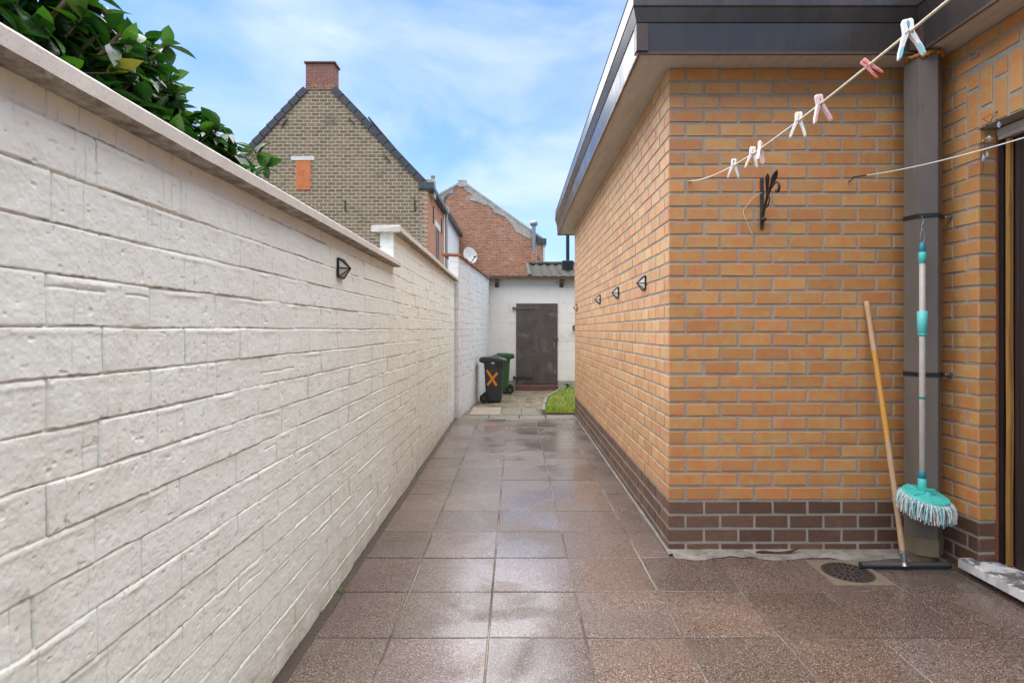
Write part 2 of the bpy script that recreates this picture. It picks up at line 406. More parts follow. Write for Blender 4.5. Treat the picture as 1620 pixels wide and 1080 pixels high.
def field_obj(name, P0, U, N, us, zs, mat, parent, seed, **kw):
    h, d = masonry_field(us, zs, seed, **kw)
    u, z = np.meshgrid(us, zs)
    off = OFF[parent.name]
    co = np.stack([P0[0] + U[0] * u + N[0] * h - off.x, P0[1] + U[1] * u + N[1] * h - off.y, z - off.z], -1).reshape(-1, 3).astype(np.float32)
    nz, nu = len(zs), len(us)
    i = (np.arange(nz - 1)[:, None] * nu + np.arange(nu - 1)[None, :])
    q = np.stack([i, i + 1, i + nu + 1, i + nu], -1).reshape(-1, 4)
    c = U[0] * N[1] - U[1] * N[0]       # keep normals facing N
    if c > 0: q = q[:, ::-1]
    me = bpy.data.meshes.new(name); me.vertices.add(len(co)); me.vertices.foreach_set('co', co.ravel())
    me.loops.add(q.size); me.loops.foreach_set('vertex_index', np.ascontiguousarray(q).ravel().astype(np.int32))
    me.polygons.add(len(q)); me.polygons.foreach_set('loop_start', np.arange(0, q.size, 4, dtype=np.int32))
    me.polygons.foreach_set('use_smooth', np.ones(len(q), dtype=bool))
    at_ = me.attributes.new('dirt', 'FLOAT', 'POINT'); at_.data.foreach_set('value', d.reshape(-1).astype(np.float32))
    me.materials.append(M[mat]); me.update(); me.validate()
    return link(me, name, parent)

def bars(name, y0, y1, x0, x1, zb, zt, mat, parent, seed, seg=.03):     # a long rough coping along Y
    n = max(2, int((y1 - y0) / seg)); r = random.Random(seed)
    b = .006
    sec = [(x0 + b, zb), (x1 - b, zb), (x1, zb + b), (x1, zt - b), (x1 - b, zt), (x0 + b, zt), (x0, zt - b), (x0, zb + b)]
    vs = []; fs = []; ph = r.random() * 10
    for i in range(n + 1):
        y = y0 + (y1 - y0) * i / n
        for k, (x, z) in enumerate(sec):
            j = .0005
            vs.append((x + r.uniform(-j, j) + .002 * math.sin(y * 3 + ph), y + (r.uniform(-.006, .006) if i in (0, n) else 0), z + r.uniform(-j, j) + .0025 * math.sin(y * 2.1 + ph)))
    m = len(sec)
    for i in range(n):
        for k in range(m): fs.append((i * m + k, i * m + (k + 1) % m, (i + 1) * m + (k + 1) % m, (i + 1) * m + k))
    fs.append(tuple(range(m))); fs.append(tuple(n * m + k for k in range(m)))
    mb = MB(); mb.add(vs, fs); return mb.build(name, mat, parent)

def copy_tree(o, parent=None):
    c = o.copy(); col.objects.link(c)
    if parent: c.parent = parent
    for ch in list(o.children): copy_tree(ch, c)
    return c

# ------------------------------------------------------------------ ground, paving
mb = MB(); mb.box((-300, -100, -.3), (300, 600, -.03)); tag(mb.build('ground', 'ground'), kind='structure')
GX = [-.904 + .3972 * i for i in range(12)]; GY = [2.269 + .3972 * k for k in range(-10, 15)]
mb = MB(); mj = MB(); rr = random.Random(3)
YEND = 7.86
ROWX = {}
for j in range(len(GY) - 1):
    y0, y1 = GY[j], min(GY[j + 1], YEND)
    if y1 - y0 < .05: continue
    for i in range(len(GX) - 1):
        x0, x1 = GX[i], GX[i + 1]
        if i == 0: x0 = -.818 + rr.uniform(-.006, .006)
        if y0 > 3.0:
            if x0 > .8: continue
            x1 = min(x1, .858)
        if y0 < 3.0 and y1 > 3.0: y1 = min(y1, 3.06)
        if x0 > 2.36: continue
        x1 = min(x1, 2.35)
        g = .0035
        a = [x0 + g + rr.uniform(-.0012, .0012), y0 + g + rr.uniform(-.0012, .0012)]; b = [x1 - g + rr.uniform(-.0012, .0012), y1 - g + rr.uniform(-.0012, .0012)]
        t = rr.uniform(.86, 1.14); tc_ = (t * rr.uniform(.97, 1.04), t, t * rr.uniform(.96, 1.03))
        vs, fs = bmesh_box([a[0], a[1], -.04], [b[0], b[1], 0], .0025)
        zc, tx, ty = rr.uniform(-.0012, .0012), rr.uniform(-.003, .003), rr.uniform(-.003, .003)
        vs = [(p[0], p[1], p[2] + zc + (p[0] - a[0] - .2) * tx + (p[1] - a[1] - .2) * ty) for p in vs]
        mb.add(vs, fs, 0, tc_)
tag(mb.build('paving', 'paving'), kind='structure')
mj.box((-.816, -1.9, -.05), (2.4, 3.1, -.0045)); mj.box((-.816, 3.1, -.05), (.88, 7.9, -.0045))
tag(mj.build('paving_bed', 'joint'), kind='structure')
M['grime'] = (lambda g: g.out(g.mix(g.ramp(g.noise(6, 5, .7), [(.55, 0), (.66, 1)]), g.mix(g.noise(30, 4), (.085, .062, .05), (.04, .03, .024)), (.05, .07, .015)), .38, 0, g.bump(g.noise(60, 5), .6, .006), .5))(G('wet_grime'))
mg = MB(); mg.box((-.875, -1.9, -.05), (-.8165, 7.9, -.003)); tag(mg.build('paving_edge', 'grime'), kind='structure')
# whitish mortar apron along the brick wall, ragged front edge
mb = MB(); n = 90; top = []; bot = []
for i in range(n + 1):
    x = .874 + (2.36 - .874) * i / n
    y = 3.055 - .02 * math.sin(i * .23) - .016 * float(vnoise(np.array(i * .31), np.array(.5), 4)) * 2 - (.05 if x > 2.1 else 0) - .02 * sstep(1.2, 1.7, np.array(x))
    bot.append((x, float(y), .0022)); top.append((x, 3.172, .009))
vs = bot + top; fs = [(i, i + 1, n + 2 + i, n + 1 + i) for i in range(n)]
mb.add(vs, fs); tag(mb.build('mortar_apron', 'strip'), kind='structure')
mb = MB()          # mortar fillet along the long side wall, and the grimy edge at the white wall
pts = []; n = 140
for i in range(n + 1):
    y = 3.10 + (8.1 - 3.10) * i / n; wv = .016 + .008 * float(vnoise(np.array(i * .4), np.array(2.5), 9))
    pts.append((y, wv))
vs = [(.872 - wv, y, .0025) for y, wv in pts] + [(.8775, y, .012) for y, wv in pts]
mb.add(vs, [(i, i + 1, n + 2 + i, n + 1 + i) for i in range(n)]); M['fillet'] = plain('fillet', (.20, .18, .155), (.12, .105, .09), 9, .6)
tag(mb.build('mortar_fillet', 'fillet'), kind='structure')
# far path pieces
mb = MB()
for i, (x0, x1) in enumerate([(-.80, -.38), (-.38, .06), (.06, .44), (.44, .87)]):
    mb.bbox((x0 + .006, 7.875, -.05), (x1 - .006, 8.24, -.004 + .003 * (i % 2)), .004, 1)
mb.bbox((-.68, 8.255, -.05), (-.22, 9.0, .006), .004, 2)
mb.bbox((-.21, 8.255, -.05), (.09, 8.95, .004), .004, 1); mb.bbox((.10, 8.255, -.05), (.33, 8.95, .002), .004, 1)
tag(mb.build('path_slabs', ['kerb', 'slab_green', 'slab_pale']), kind='structure')
nx, ny = 60, 80; vs = []; fs = []
for j in range(ny + 1):
    for i in range(nx + 1):
        x = -1.0 + 3.2 * i / nx; y = 8.2 + 3.7 * j / ny
        vs.append((x, y, -.012 + .014 * float(vnoise(np.array(x * 7), np.array(y * 7), 31)) + .010 * float(vnoise(np.array(x * 20), np.array(y * 20), 32))))
for j in range(ny):
    for i in range(nx): fs.append((j * (nx + 1) + i, j * (nx + 1) + i + 1, (j + 1) * (nx + 1) + i + 1, (j + 1) * (nx + 1) + i))
mb = MB(); mb.add(vs, fs, smooth=True); tag(mb.build('gravel_path', 'gravel'), kind='structure')
LK = [(.42, 8.25), (.47, 9.0), (.56, 9.95), (.95, 11.45)]      # lawn edge
mb = MB()
for a, b in zip(LK, LK[1:]): mb.obox((a[0], a[1], .02), (b[0], b[1], .012), .045, .11)
tag(mb.build('lawn_kerb', 'kerb'), kind='structure')
mb = MB(); mb.prism([(LK[0][0], 8.25, .03), (6, 8.25, .03), (6, 11.5, .05), (LK[3][0], 11.45, .05), (LK[2][0], LK[2][1], .05), (LK[1][0], LK[1][1], .04)], (0, 0, -.08))
M['lawn_soil'] = plain('lawn_soil', (.10, .12, .03), (.16, .12, .04), 4, .95)
tag(mb.build('lawn_soil', 'lawn_soil'), kind='structure')

# ------------------------------------------------------------------ white garden walls
def ygrid(y0, y1, base, k):
    ys = [y0]
    while ys[-1] < y1: ys.append(ys[-1] + max(base, k * max(ys[-1], .1) ** 2))
    ys[-1] = y1; return np.array(ys)
XW = -.8625; NY1, NY2 = 3.95, 7.93
wl = 'white painted garden wall sections'
M['block_back'] = plain('block_back', (.5, .48, .45), None, 5, .9)
t = thing('garden_wall', 'low white painted block wall with pale concrete coping, beside the paving and below the bush', 'wall', (XW - .05, 2, 0), wl)
ys = np.concatenate([np.arange(-1.6, .75, .012), ygrid(.75, NY1, .0017, .0016)])
field_obj('wall_face', (XW, 0), (0, 1), (1, 0), ys, np.linspace(-.02, 1.693, 820), 'white_wall', t, 11)
mb = MB(); mb.box((XW - .12, -1.6, -.03), (XW - .014, NY1 - .002, 1.691)); mb.build('wall_core', 'block_back', t)
bars('coping', -1.7, NY1 - .012, XW - .17, -.808, 1.693, 1.737, 'coping', t, 1)
t = thing('garden_wall', 'stepped up middle section of white painted wall whose coping starts with a small end pier', 'wall', (XW - .05, 6, 0), wl)
field_obj('wall_face', (XW, 0), (0, 1), (1, 0), ygrid(NY1 + .002, NY2, .004, .0011), np.linspace(-.02, 1.942, 330), 'white_wall', t, 11)
field_obj('wall_face', (XW - .096, NY1 + .006), (1, 0), (0, -1), np.linspace(0, .096, 40), np.linspace(1.60, 1.942, 90), 'white_wall', t, 23)
mb = MB(); mb.box((XW - .095, NY1 + .022, -.03), (XW - .014, NY2, 1.941)); mb.build('wall_core', 'block_back', t)
bars('coping', NY1 - .04, NY2 - .01, XW - .15, -.808, 1.942, 1.988, 'coping', t, 2)
A3 = Vector((-.808, 7.95)); B3 = Vector((-.53, 11.72)); U3 = (B3 - A3).normalized(); N3 = Vector((U3.y, -U3.x))
t = thing('garden_wall', 'tall far section of white wall with terracotta tiles on top, behind the wheelie bins', 'wall', (A3.x, A3.y, 0), wl)
L3 = (B3 - A3).length; Z3 = 2.30
field_obj('wall_face', A3, U3, N3, np.linspace(0, L3, 420), np.linspace(-.02, Z3, 330), 'white_wall_far', t, 41)
field_obj('wall_face', A3 - Vector((.14, 0)), (1, 0), (0, -1), np.linspace(0, .14, 60), np.linspace(-.02, Z3, 330), 'white_wall_far', t, 43, L=.4)
mb = MB(); mb.prism([(A3.x - .135, A3.y + .012, -.02), (A3.x - .012, A3.y + .012, -.02), (B3.x - .012, B3.y, -.02), (B3.x - .14, B3.y, -.02)], (0, 0, Z3 + .018)); mb.build('wall_core', 'block_back', t)
M['terracotta'] = plain('terracotta', (.42, .15, .07), (.22, .09, .05), 9, .75, bscale=30, bstr=.3)
mb = MB(); nT = 34; r = random.Random(5)
for i in range(nT):
    a = A3 + U3 * (L3 * i / nT - (.02 if i == 0 else 0)); b = A3 + U3 * (L3 * (i + 1) / nT - .008)
    e = .03 + r.uniform(-.006, .010); zt = Z3 + .004 + r.uniform(-.004, .004)
    pa, pb = a + N3 * e, b + N3 * e; qa, qb = a - N3 * .25, b - N3 * .25
    mb.prism([(pa.x, pa.y, zt), (pb.x, pb.y, zt), (qb.x, qb.y, zt + .015), (qa.x, qa.y, zt + .015)], (0, 0, .028))
mb.build('coping_tiles', 'terracotta', t)

# ------------------------------------------------------------------ brick house extension and wing
CH, JT, PITCH, HEAD = .0792, .0150, .1955, .0915
ZP = .284; ZS = 2.737
PX0, PY0, PY1, WX = .876, 3.168, 8.17, 2.34
def bcol(k, r):
    if k < 0:
        s = r.uniform(.8, 1.25); return (.100 * s, .056 * s, .036 * s)
    t = r.random(); s = r.uniform(.89, 1.1)
    if t < .56: c = (.475, .262, .102)
    elif t < .82: c = (.485, .288, .115)
    else: c = (.468, .242, .098)
    return tuple(x * s for x in c)
def one_brick(mb, P0, U, N, u0, u1, z0, z1, mi, c, r):
    pr = .0045 + r.uniform(-.0012, .0012); b = .0022
    def P(u, z, n): return (P0[0] + U[0] * u + N[0] * n, P0[1] + U[1] * u + N[1] * n, z)
    j = lambda: r.uniform(-.0019, .0019)
    cs = [(u0 + j(), z0 + j()), (u1 + j(), z0 + j()), (u1 + j(), z1 + j()), (u0 + j(), z1 + j())]
    um, zm = (u0 + u1) / 2, (z0 + z1) / 2
    ring = lambda ins, n: [P(u + (ins if u < um else -ins), z + (ins if z < zm else -ins), n) for u, z in cs]
    vs = ring(b, pr) + ring(0, pr - .002) + ring(0, -.004)
    fs = [(0, 1, 2, 3)]
    for a in (0, 4):
        for i in range(4): fs.append((a + i, a + 4 + i, a + 4 + (i + 1) % 4, a + (i + 1) % 4))
    mb.add(vs, fs, mi, c)
def brick_wall(mb, P0, U, N, ulen, headfirst, spans, seed, zlo=-.03, zhi=ZS, tint=None):
    r = random.Random(seed)
    for k in range(-4, 32):
        z0 = ZP + k * CH + JT / 2; z1 = z0 + CH - JT
        z0c, z1c = max(z0, zlo), min(z1, zhi - .003)
        if z1c - z0c < .012: continue
        zm = (z0c + z1c) / 2
        u = 0.0; first = True
        while u < ulen:
            L = HEAD if (first and ((k % 2 == 0) == headfirst)) else PITCH
            a = u + (0 if first else JT / 2); b = u + L - JT / 2
            first = False
            for s0, s1 in spans(zm):
                a2, b2 = max(a, s0), min(b, s1)
                if b2 - a2 > .012:
                    c = bcol(k, r)
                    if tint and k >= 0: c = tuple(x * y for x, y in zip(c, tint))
                    one_brick(mb, P0, U, N, a2, b2, z0c, z1c, 1 if k < 0 else 0, c, r)
            u += L
ext = thing('brick_extension', 'flat roofed orange brick extension with dark fascia and brown brick plinth', 'house', (1.6, 4, 0))
mats = ['brick', 'plinth']
mb = MB(); brick_wall(mb, (PX0, PY0), (1, 0), (0, -1), WX - PX0, True, lambda z: [(0, WX - PX0)], 1); mb.build('front_wall', mats, ext)
mb = MB(); brick_wall(mb, (PX0, PY0), (0, 1), (-1, 0), PY1 - PY0, False, lambda z: [(0, PY1 - PY0)], 2, tint=(1.08, 1.24, 1.65)); mb.build('side_wall', mats, ext)  # same brick as front; tint paints the pale grazing sky sheen into the colour
DY0, DY1, DZ0, DZ1 = 1.75, 2.815, .085, 2.265
ZL = 2.56
def wing_spans(z):
    a, b = PY0 - DY1, PY0 - DY0           # u runs from the inner corner toward the camera
    if z < DZ0 or z > ZL: return [(0, 4.7)]
    if z > DZ1: return [(0, a - .075), (b + .075, 4.7)]
    return [(0, a), (b, 4.7)]
mb = MB(); brick_wall(mb, (WX, PY0), (0, -1), (-1, 0), 4.7, True, wing_spans, 3)
r = random.Random(9); y = DY1 + .065; i = 0                       # soldier course over the door, two staggered lengths
while y > DY0 - .065:
    zs_ = [(DZ1 + .005, .195), (DZ1 + .215, .083)] if i % 2 == 0 else [(DZ1 + .005, .083), (DZ1 + .103, .195)]
    for z_, h_ in zs_:
        u0 = PY0 - y; one_brick(mb, (WX, PY0), (0, -1), (-1, 0), u0, u0 + CH - JT + .004, z_, z_ + h_ - .008, 0, bcol(1, r), r)
    y -= CH + .002; i += 1
mb.build('wing_wall', mats, ext)
mb = MB(); brick_wall(mb, (WX, DY1), (1, 0), (0, -1), .088, True, lambda z: [(.0, .088)] if DZ0 < z < DZ1 else [], 4, tint=(.92, .98, .95)); mb.build('door_reveal', mats, ext)
mb = MB()
mb.box((PX0 + .0, PY0, -.05), (6, PY1, ZS - .002)); mb.box((WX, DY1, -.05), (2.62, PY0 + .01, ZS - .003)); mb.box((WX, -1.6, -.05), (2.62, DY0, ZS - .003))
mb.box((WX, DY0, DZ1), (2.62, DY1, ZS - .004)); mb.box((WX + .006, DY0, -.05), (2.62, DY1, .034)); mb.box((2.62, -1.6, -.05), (6, PY0, ZS - .006))
mb.build('mortar_core', 'mortar', ext)
# roof slab, soffit, fascia
out_ = [(6, 8.7), (.66, 8.7), (.66, 2.987), (2.16, 2.987), (2.16, -1.6), (6, -1.6)]
def inset(o): return [(6, 8.7 + o), (.66 - o, 8.7 + o), (.66 - o, 2.987 - o), (2.16 - o, 2.987 - o), (2.16 - o, -1.6), (6, -1.6)]
mb = MB(); mb.prism([(x, y, ZS) for x, y in inset(-.012)], (0, 0, .03)); mb.build('soffit', 'soffit', ext)
mb = MB(); mb.prism([(x, y, ZS + .033) for x, y in inset(-.016)], (0, 0, .31)); mb.build('roof', 'roof_felt', ext)
def band(mb, prof, close=True):
    ring = [[(x, y, z) for (x, y) in inset(o)[:5]] for o, z in prof]
    n = len(prof)
    vs = [p for rg in ring for p in rg]; m = 5
    fs = []
    for i in range(n):
        for k in range(m - 1):
            a, b = i, (i + 1) % n
            fs.append((a * m + k, a * m + k + 1, b * m + k + 1, b * m + k))
    fs.append(tuple(i * m for i in range(n))); fs.append(tuple(i * m + m - 1 for i in range(n)))
    mb.add(vs, fs)
fas = MB(); band(fas, [(-.004, ZS + .006), (0, ZS + .004), (.010, ZS + .150), (-.010, ZS + .150)])
band(fas, [(-.012, ZS + .153), (.014, ZS + .153), (.032, ZS + .222), (-.012, ZS + .222)])
band(fas, [(-.012, ZS + .2255), (.032, ZS + .2255), (.036, ZS + .232), (.030, ZS + .345), (.034, ZS + .353), (-.03, ZS + .353)])
fo = fas.build('fascia', 'fascia', ext)
mb = MB(); band(mb, [(-.010, ZS - .012), (.003, ZS - .012), (.003, ZS + .0035), (-.010, ZS + .0035)]); mb.build('drip_trim', 'fascia_trim', fo)
for x, y in ((.66, 2.987), (2.16, 2.987)):
    mb = MB()      # corner cover strips of the fascia
    sx = 1
    mb.prism([(x - .013, y - .013, ZS + .004), (x + .05, y - .013, ZS + .004), (x + .05, y - .004, ZS + .004), (x - .004, y - .004, ZS + .004), (x - .004, y + .05, ZS + .004), (x - .013, y + .05, ZS + .004)] if x < 1 else
             [(x - .05, y - .013, ZS + .004), (x - .013, y - .013, ZS + .004), (x - .013, y - .05, ZS + .004), (x - .004, y - .05, ZS + .004), (x - .004, y - .004, ZS + .004), (x - .05, y - .004, ZS + .004)], (0, 0, .144))
    mb.build('corner_cover', 'fascia_trim', fo)
# door assembly
M['black_frame'] = plain('black_frame', (.012, .011, .011), None, 6, .4)
M['screen'] = (lambda g: g.out(g.mix(g.ramp(g.noise(3, 4, .6, 0, g.mapv((1, 14, .3))), [(.3, 0), (.7, 1)]), (.020, .012, .011), (.036, .022, .020)), .45, 0, g.bump(g.noise(5, 3, .5, 0, g.mapv((1, 9, .25))), .4, .02), .4))(G('insect_screen'))
M['wood_yellow'] = (lambda g: g.out(g.mix(g.ramp(g.noise(9, 6, .6, .8, g.mapv((3, 3, .25))), [(.35, 0), (.65, 1)]), (.38, .20, .055), (.20, .095, .028)), .5, 0, g.bump(g.noise(30, 4, .6, 0, g.mapv((1, 1, .1))), .3, .003), .4))(G('varnished_wood'))
M['red_frame'] = plain('red_frame', (.22, .07, .035), None, 8, .5)
M['shutter'] = plain('shutter_grey', (.46, .43, .40), (.38, .35, .32), 5, .45)
def sillmat():
    g = G('blue_stone_sill')
    wet = g.ramp(g.noise(9, 6, .7, .5), [(.47, 0), (.55, 1)])
    side = g.sep(g.n('ShaderNodeNewGeometry').outputs['True Normal'])[2]
    sel = g.math('MULTIPLY', wet, g.ramp(side, [(.55, .35), (.75, 1)]))
    c = g.mix(sel, (.62, .61, .60), (.15, .145, .145))
    return g.out(c, g.ramp(wet, [(0, .65), (1, .3)]), 0, g.bump(g.noise(70, 4, .6, 0, g.mapv((1, 3, .3))), .3, .004), .5)
M['sill'] = sillmat()
door = MB(); door.box((2.455, DY0, .085), (2.462, 2.737, 2.20)); dp = door.build('screen_door', 'screen', ext)
mb = MB(); mb.box((2.432, 2.777, .085), (2.5, DY1 - .001, 2.262)); mb.box((2.433, DY0 + .001, .085), (2.5, DY0 + .04, 2.262)); mb.box((2.463, DY0, .084), (2.618, 2.777, 2.262)); mb.build('door_frame', 'black_frame', ext)
mb = MB(); mb.box((2.422, 2.803, .09), (2.4315, DY1 - .0015, 2.255)); mb.build('frame_edge', 'red_frame', ext)
mb = MB(); zz = np.linspace(.088, 2.195, 40)
vs = []
for i, z in enumerate(zz):
    o = .006 * float(vnoise(np.array(z * 2.5), np.array(1.), 6)); 
    for x, y in ((2.436, 2.745), (2.436, 2.768), (2.454, 2.768), (2.454, 2.745)): vs.append((x, y + o, z))
fs = [(i * 4 + k, i * 4 + (k + 1) % 4, i * 4 + 4 + (k + 1) % 4, i * 4 + 4 + k) for i in range(39) for k in range(4)] + [(0, 1, 2, 3), (156, 157, 158, 159)]
mb.add(vs, fs); mb.build('wood_batten', 'wood_yellow', ext)
mb = MB(); mb.bbox((2.424, DY0 + .02, 2.202), (2.50, 2.803, 2.258), .004); mb.bbox((2.419, DY0 + .02, 2.224), (2.4235, 2.802, 2.2565), .002); mb.build('shutter_box', 'shutter', ext)
mb = MB(); mb.bbox((2.27, DY0 - .06, .035), (2.60, 2.862, .084), .004); mb.build('door_sill', 'sill', ext)

# ------------------------------------------------------------------ downpipe in the inner corner
def pipemat():
    g = G('grey_pvc')
    c = g.mix(g.ramp(g.noise(4, 6, .65, .2, g.mapv((1, 1, .3))), [(.35, 0), (.7, 1)]), (.150, .128, .107), (.105, .09, .075))
    st = g.ramp(g.noise(10, 6, .75, .6, g.mapv((1.2, 1.2, .35), loc=(.4, 0, .2))), [(.60, 0), (.70, 1)])
    c = g.mix(g.math('MULTIPLY', st, .75), c, (.035, .032, .030))
    dr = g.ramp(g.noise(40, 4, .7, 0, g.mapv((1, 1, .05))), [(.62, 0), (.72, 1)])
    c = g.mix(g.math('MULTIPLY', dr, .25), c, (.26, .25, .24))
    return g.out(c, .48, 0, g.bump(g.noise(18, 4), .12, .004), .45)
M['pvc'] = pipemat()
M['strap'] = plain('black_strap', (.012, .012, .012), None, 9, .5)
M['khaki'] = plain('khaki_collar', (.20, .155, .085), (.13, .105, .065), 9, .6)
M['foam'] = plain('orange_foam', (.48, .20, .035), (.25, .09, .02), 30, .9, bscale=80, bstr=.8, bdist=.01)
PCX, PCY, PR = 2.205, 3.015, .088
pa0 = math.atan2(-math.cos(R(20)), -math.sin(R(20)))        # normal of the main face
def hexring(r): return [(PCX + r * math.cos(pa0 + R(30 + 60 * k)), PCY + r * math.sin(pa0 + R(30 + 60 * k))) for k in range(6)]
pipe = thing('downpipe', 'grey six sided plastic downpipe standing in the brick corner', 'drainpipe', (PCX, PCY, 0))
mb = MB(); mb.prism([(x, y, .13) for x, y in hexring(PR)], (0, 0, 2.587)); mb.build('pipe', 'pvc', pipe)
mb = MB(); mb.prism([(x, y, .058) for x, y in hexring(PR + .006)], (0, 0, .09)); mb.lathe([(.062, .004), (.066, .03), (.07, .058)], (PCX, PCY, 0), 20); mb.build('base_collar', 'khaki', pipe)
def strap(z):
    mb = MB(); rg = hexring(PR + .004); ri = hexring(PR - .002)
    vs = [(x, y, zz) for zz in (z - .011, z + .011) for x, y in rg] + [(x, y, zz) for zz in (z - .011, z + .011) for x, y in ri]
    fs = [(k, (k + 1) % 6, 6 + (k + 1) % 6, 6 + k) for k in range(6)] + [(6 + k, 6 + (k + 1) % 6, 18 + (k + 1) % 6, 18 + k) for k in range(6)] + [(k, (k + 1) % 6, 12 + (k + 1) % 6, 12 + k) for k in range(6)]
    mb.add(vs, fs); o = mb.build('pipe_strap', 'strap', pipe)
    b = MB(); p = at(1497, 0, 2.985); b.lathe([(.009, -.004), (.009, .004)], (p.x - .004, p.y, z), 10); b.obox((p.x - .01, p.y, z), (WX + .003, p.y, z), .012, .016); b.build('bolt', 'zinc', o)
M['zinc'] = plain('zinc', (.42, .42, .42), (.30, .29, .28), 30, .35, metal=.9)
strap(1.855); strap(1.015)
mb = MB(); r = random.Random(4)
for i in range(26):
    a = pa0 + R(-75 + 150 * i / 25); rad = PR * .97
    mb.lathe([(.004, -.008), (.011 + r.uniform(0, .006), -.002), (.009, .008)], (PCX + rad * math.cos(a), PCY + rad * math.sin(a), 2.712 + r.uniform(-.008, .006) - (.012 if r.random() > .8 else 0)), 7)
mb.build('foam_seal', 'foam', pipe)

# ------------------------------------------------------------------ wall lamps
M['lamp_frame'] = plain('lamp_frame', (.018, .017, .016), None, 8, .45)
M['lamp_glass'] = plain('lamp_glass', (.78, .74, .56), (.68, .64, .48), 10, .25, bscale=150, bstr=.3)
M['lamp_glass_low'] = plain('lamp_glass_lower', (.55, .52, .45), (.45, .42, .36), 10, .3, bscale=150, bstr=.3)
def make_lamp():          # pyramid bulkhead: base square on the wall (local x=0 plane), apex at +x
    S, D = .045, .052
    t = thing('wall_lamp', 'x', 'lamp'); cr_ = [Vector((.006, -S, -S)), Vector((.006, S, -S)), Vector((.006, S, S)), Vector((.006, -S, S))]; ap = Vector((D, 0, 0))
    mb = MB(); mb.bbox((0, -S - .004, -S - .004), (.010, S + .004, S + .004), .003)
    for c in cr_: mb.obox(c, ap, .0055, .0055)
    for i in range(4): mb.obox(cr_[i], cr_[(i + 1) % 4], .007, .007, up=(1, 0, 0))
    for sy in (-1, 1): mb.obox((.009, sy * S, 0), (D - .002, 0, 0), .005, .005)
    mb.obox((D * .35, -S * .6, S * .72), (D * .35, S * .6, S * .72), .012, .006)
    mb.build('frame', 'lamp_frame', t)
    ce = Vector((.02, 0, 0))
    def tri(a, b, c, m, nm='pane'):
        mb = MB(); q = [p + (ce - p) * .01 for p in (a, b, c)]; qi = [p + (ce - p) * .10 for p in (a, b, c)]
        mb.add(q + qi, [(0, 1, 2), (5, 4, 3), (0, 3, 4, 1), (1, 4, 5, 2), (2, 5, 3, 0)]); mb.build(nm, m, t)
    for sy in (-1, 1):
        mid = Vector((.006, sy * S, 0)); up = Vector((.006, sy * S, S)); dn = Vector((.006, sy * S, -S))
        tri(up, mid, ap, 'lamp_glass'); tri(mid, dn, ap, 'lamp_glass_low')
    tri(cr_[2], cr_[3], ap, 'lamp_frame', 'lamp_top'); tri(cr_[0], cr_[1], ap, 'lamp_glass_low')
    return t
lp = make_lamp(); lp.location = (XW + .003, 2.735, 1.552)
lp['label'] = 'black framed pyramid lamp on the white painted wall below its coping'; lp['group'] = 'pyramid wall lamps'
for Y, lb in ((3.75, 'largest and nearest pyramid lamp on the long orange brick side wall'), (4.72, 'second nearest of the row of pyramid lamps on the brick side wall'),
              (5.73, 'third pyramid lamp from the near corner on the brick side wall'), (7.85, 'farthest pyramid lamp of the brick side wall, beside its far end')):
    c = copy_tree(lp); c.location = (PX0 - .006, Y, 1.565); c.rotation_euler = (0, 0, math.pi); c['label'] = lb
t = thing('outdoor_lamp', 'small black lamp on the pale shed wall right of the door', 'lamp', at(910, 519, 11.66))
p = at(910, 519, 11.66)
mb = MB(); mb.bbox((p.x - .05, p.y - .02, p.z - .05), (p.x + .05, p.y + .02, p.z + .05), .006); mb.tube([(p.x, p.y - .02, p.z), (p.x - .02, p.y - .10, p.z + .02)], [.03, .05], 12); mb.build('housing', 'lamp_frame', t)
mb = MB(); mb.lathe([(.035, -.005), (.04, 0)], (p.x - .0, p.y - .06, p.z - .045), 12); mb.build('lens', 'lamp_glass', t)

# ------------------------------------------------------------------ shed at the end
SY = 11.7
M['shed_wall'] = brick_mat('shed_wall', (.82, .775, .70), (.79, .74, .67), (.76, .71, .64), .40, .20, .008, 'x', .35, .10, ((.50, .45, .38), 2.5, .56, .35), .006, .3)
M['shed_plinth'] = plain('shed_plinth', (.40, .40, .34), (.30, .31, .25), 5, .8)
def steel():
    g = G('brown_steel')
    c = g.mix(g.ramp(g.noise(3, 6, .65, .5), [(.35, 0), (.65, 1)]), (.075, .058, .048), (.11, .09, .078))
    sm_ = g.ramp(g.noise(2.6, 6, .6, 1.2, g.mapv((1.3, 1, 1), loc=(.15, 0, .55))), [(.56, 0), (.75, 1)])
    c = g.mix(g.math('MULTIPLY', sm_, .55), c, (.34, .30, .27))
    st = g.ramp(g.noise(26, 3, .6, 0, g.mapv((1, 1, .05))), [(.55, 0), (.7, 1)])
    c = g.mix(g.math('MULTIPLY', st, .2), c, (.20, .165, .14))
    return g.out(c, .5, .2, g.bump(g.noise(9, 4), .15, .01), .5)
M['steel_door'] = steel()
M['dark_iron'] = plain('dark_iron', (.022, .019, .017), (.05, .035, .028), 12, .55)
M['hinge_grey'] = plain('hinge_grey', (.12, .10, .09), (.08, .065, .055), 12, .5)
M['red_step'] = plain('red_step', (.20, .075, .065), (.10, .05, .045), 9, .55)
M['brown_wood'] = plain('brown_wood', (.10, .055, .035), (.06, .035, .025), 8, .6)
shed = thing('shed', 'small whitewashed shed with brown steel door and tiled roof at the end of the path', 'shed', (.5, SY, 0))
mb = MB(); mb.box((-.75, SY, .19), (.02, SY + 2.6, 2.33)); mb.box((.885, SY, .19), (5, SY + 2.6, 2.33)); mb.box((.02, SY, 1.805), (.885, SY + 2.6, 2.33)); mb.build('wall', 'shed_wall', shed)
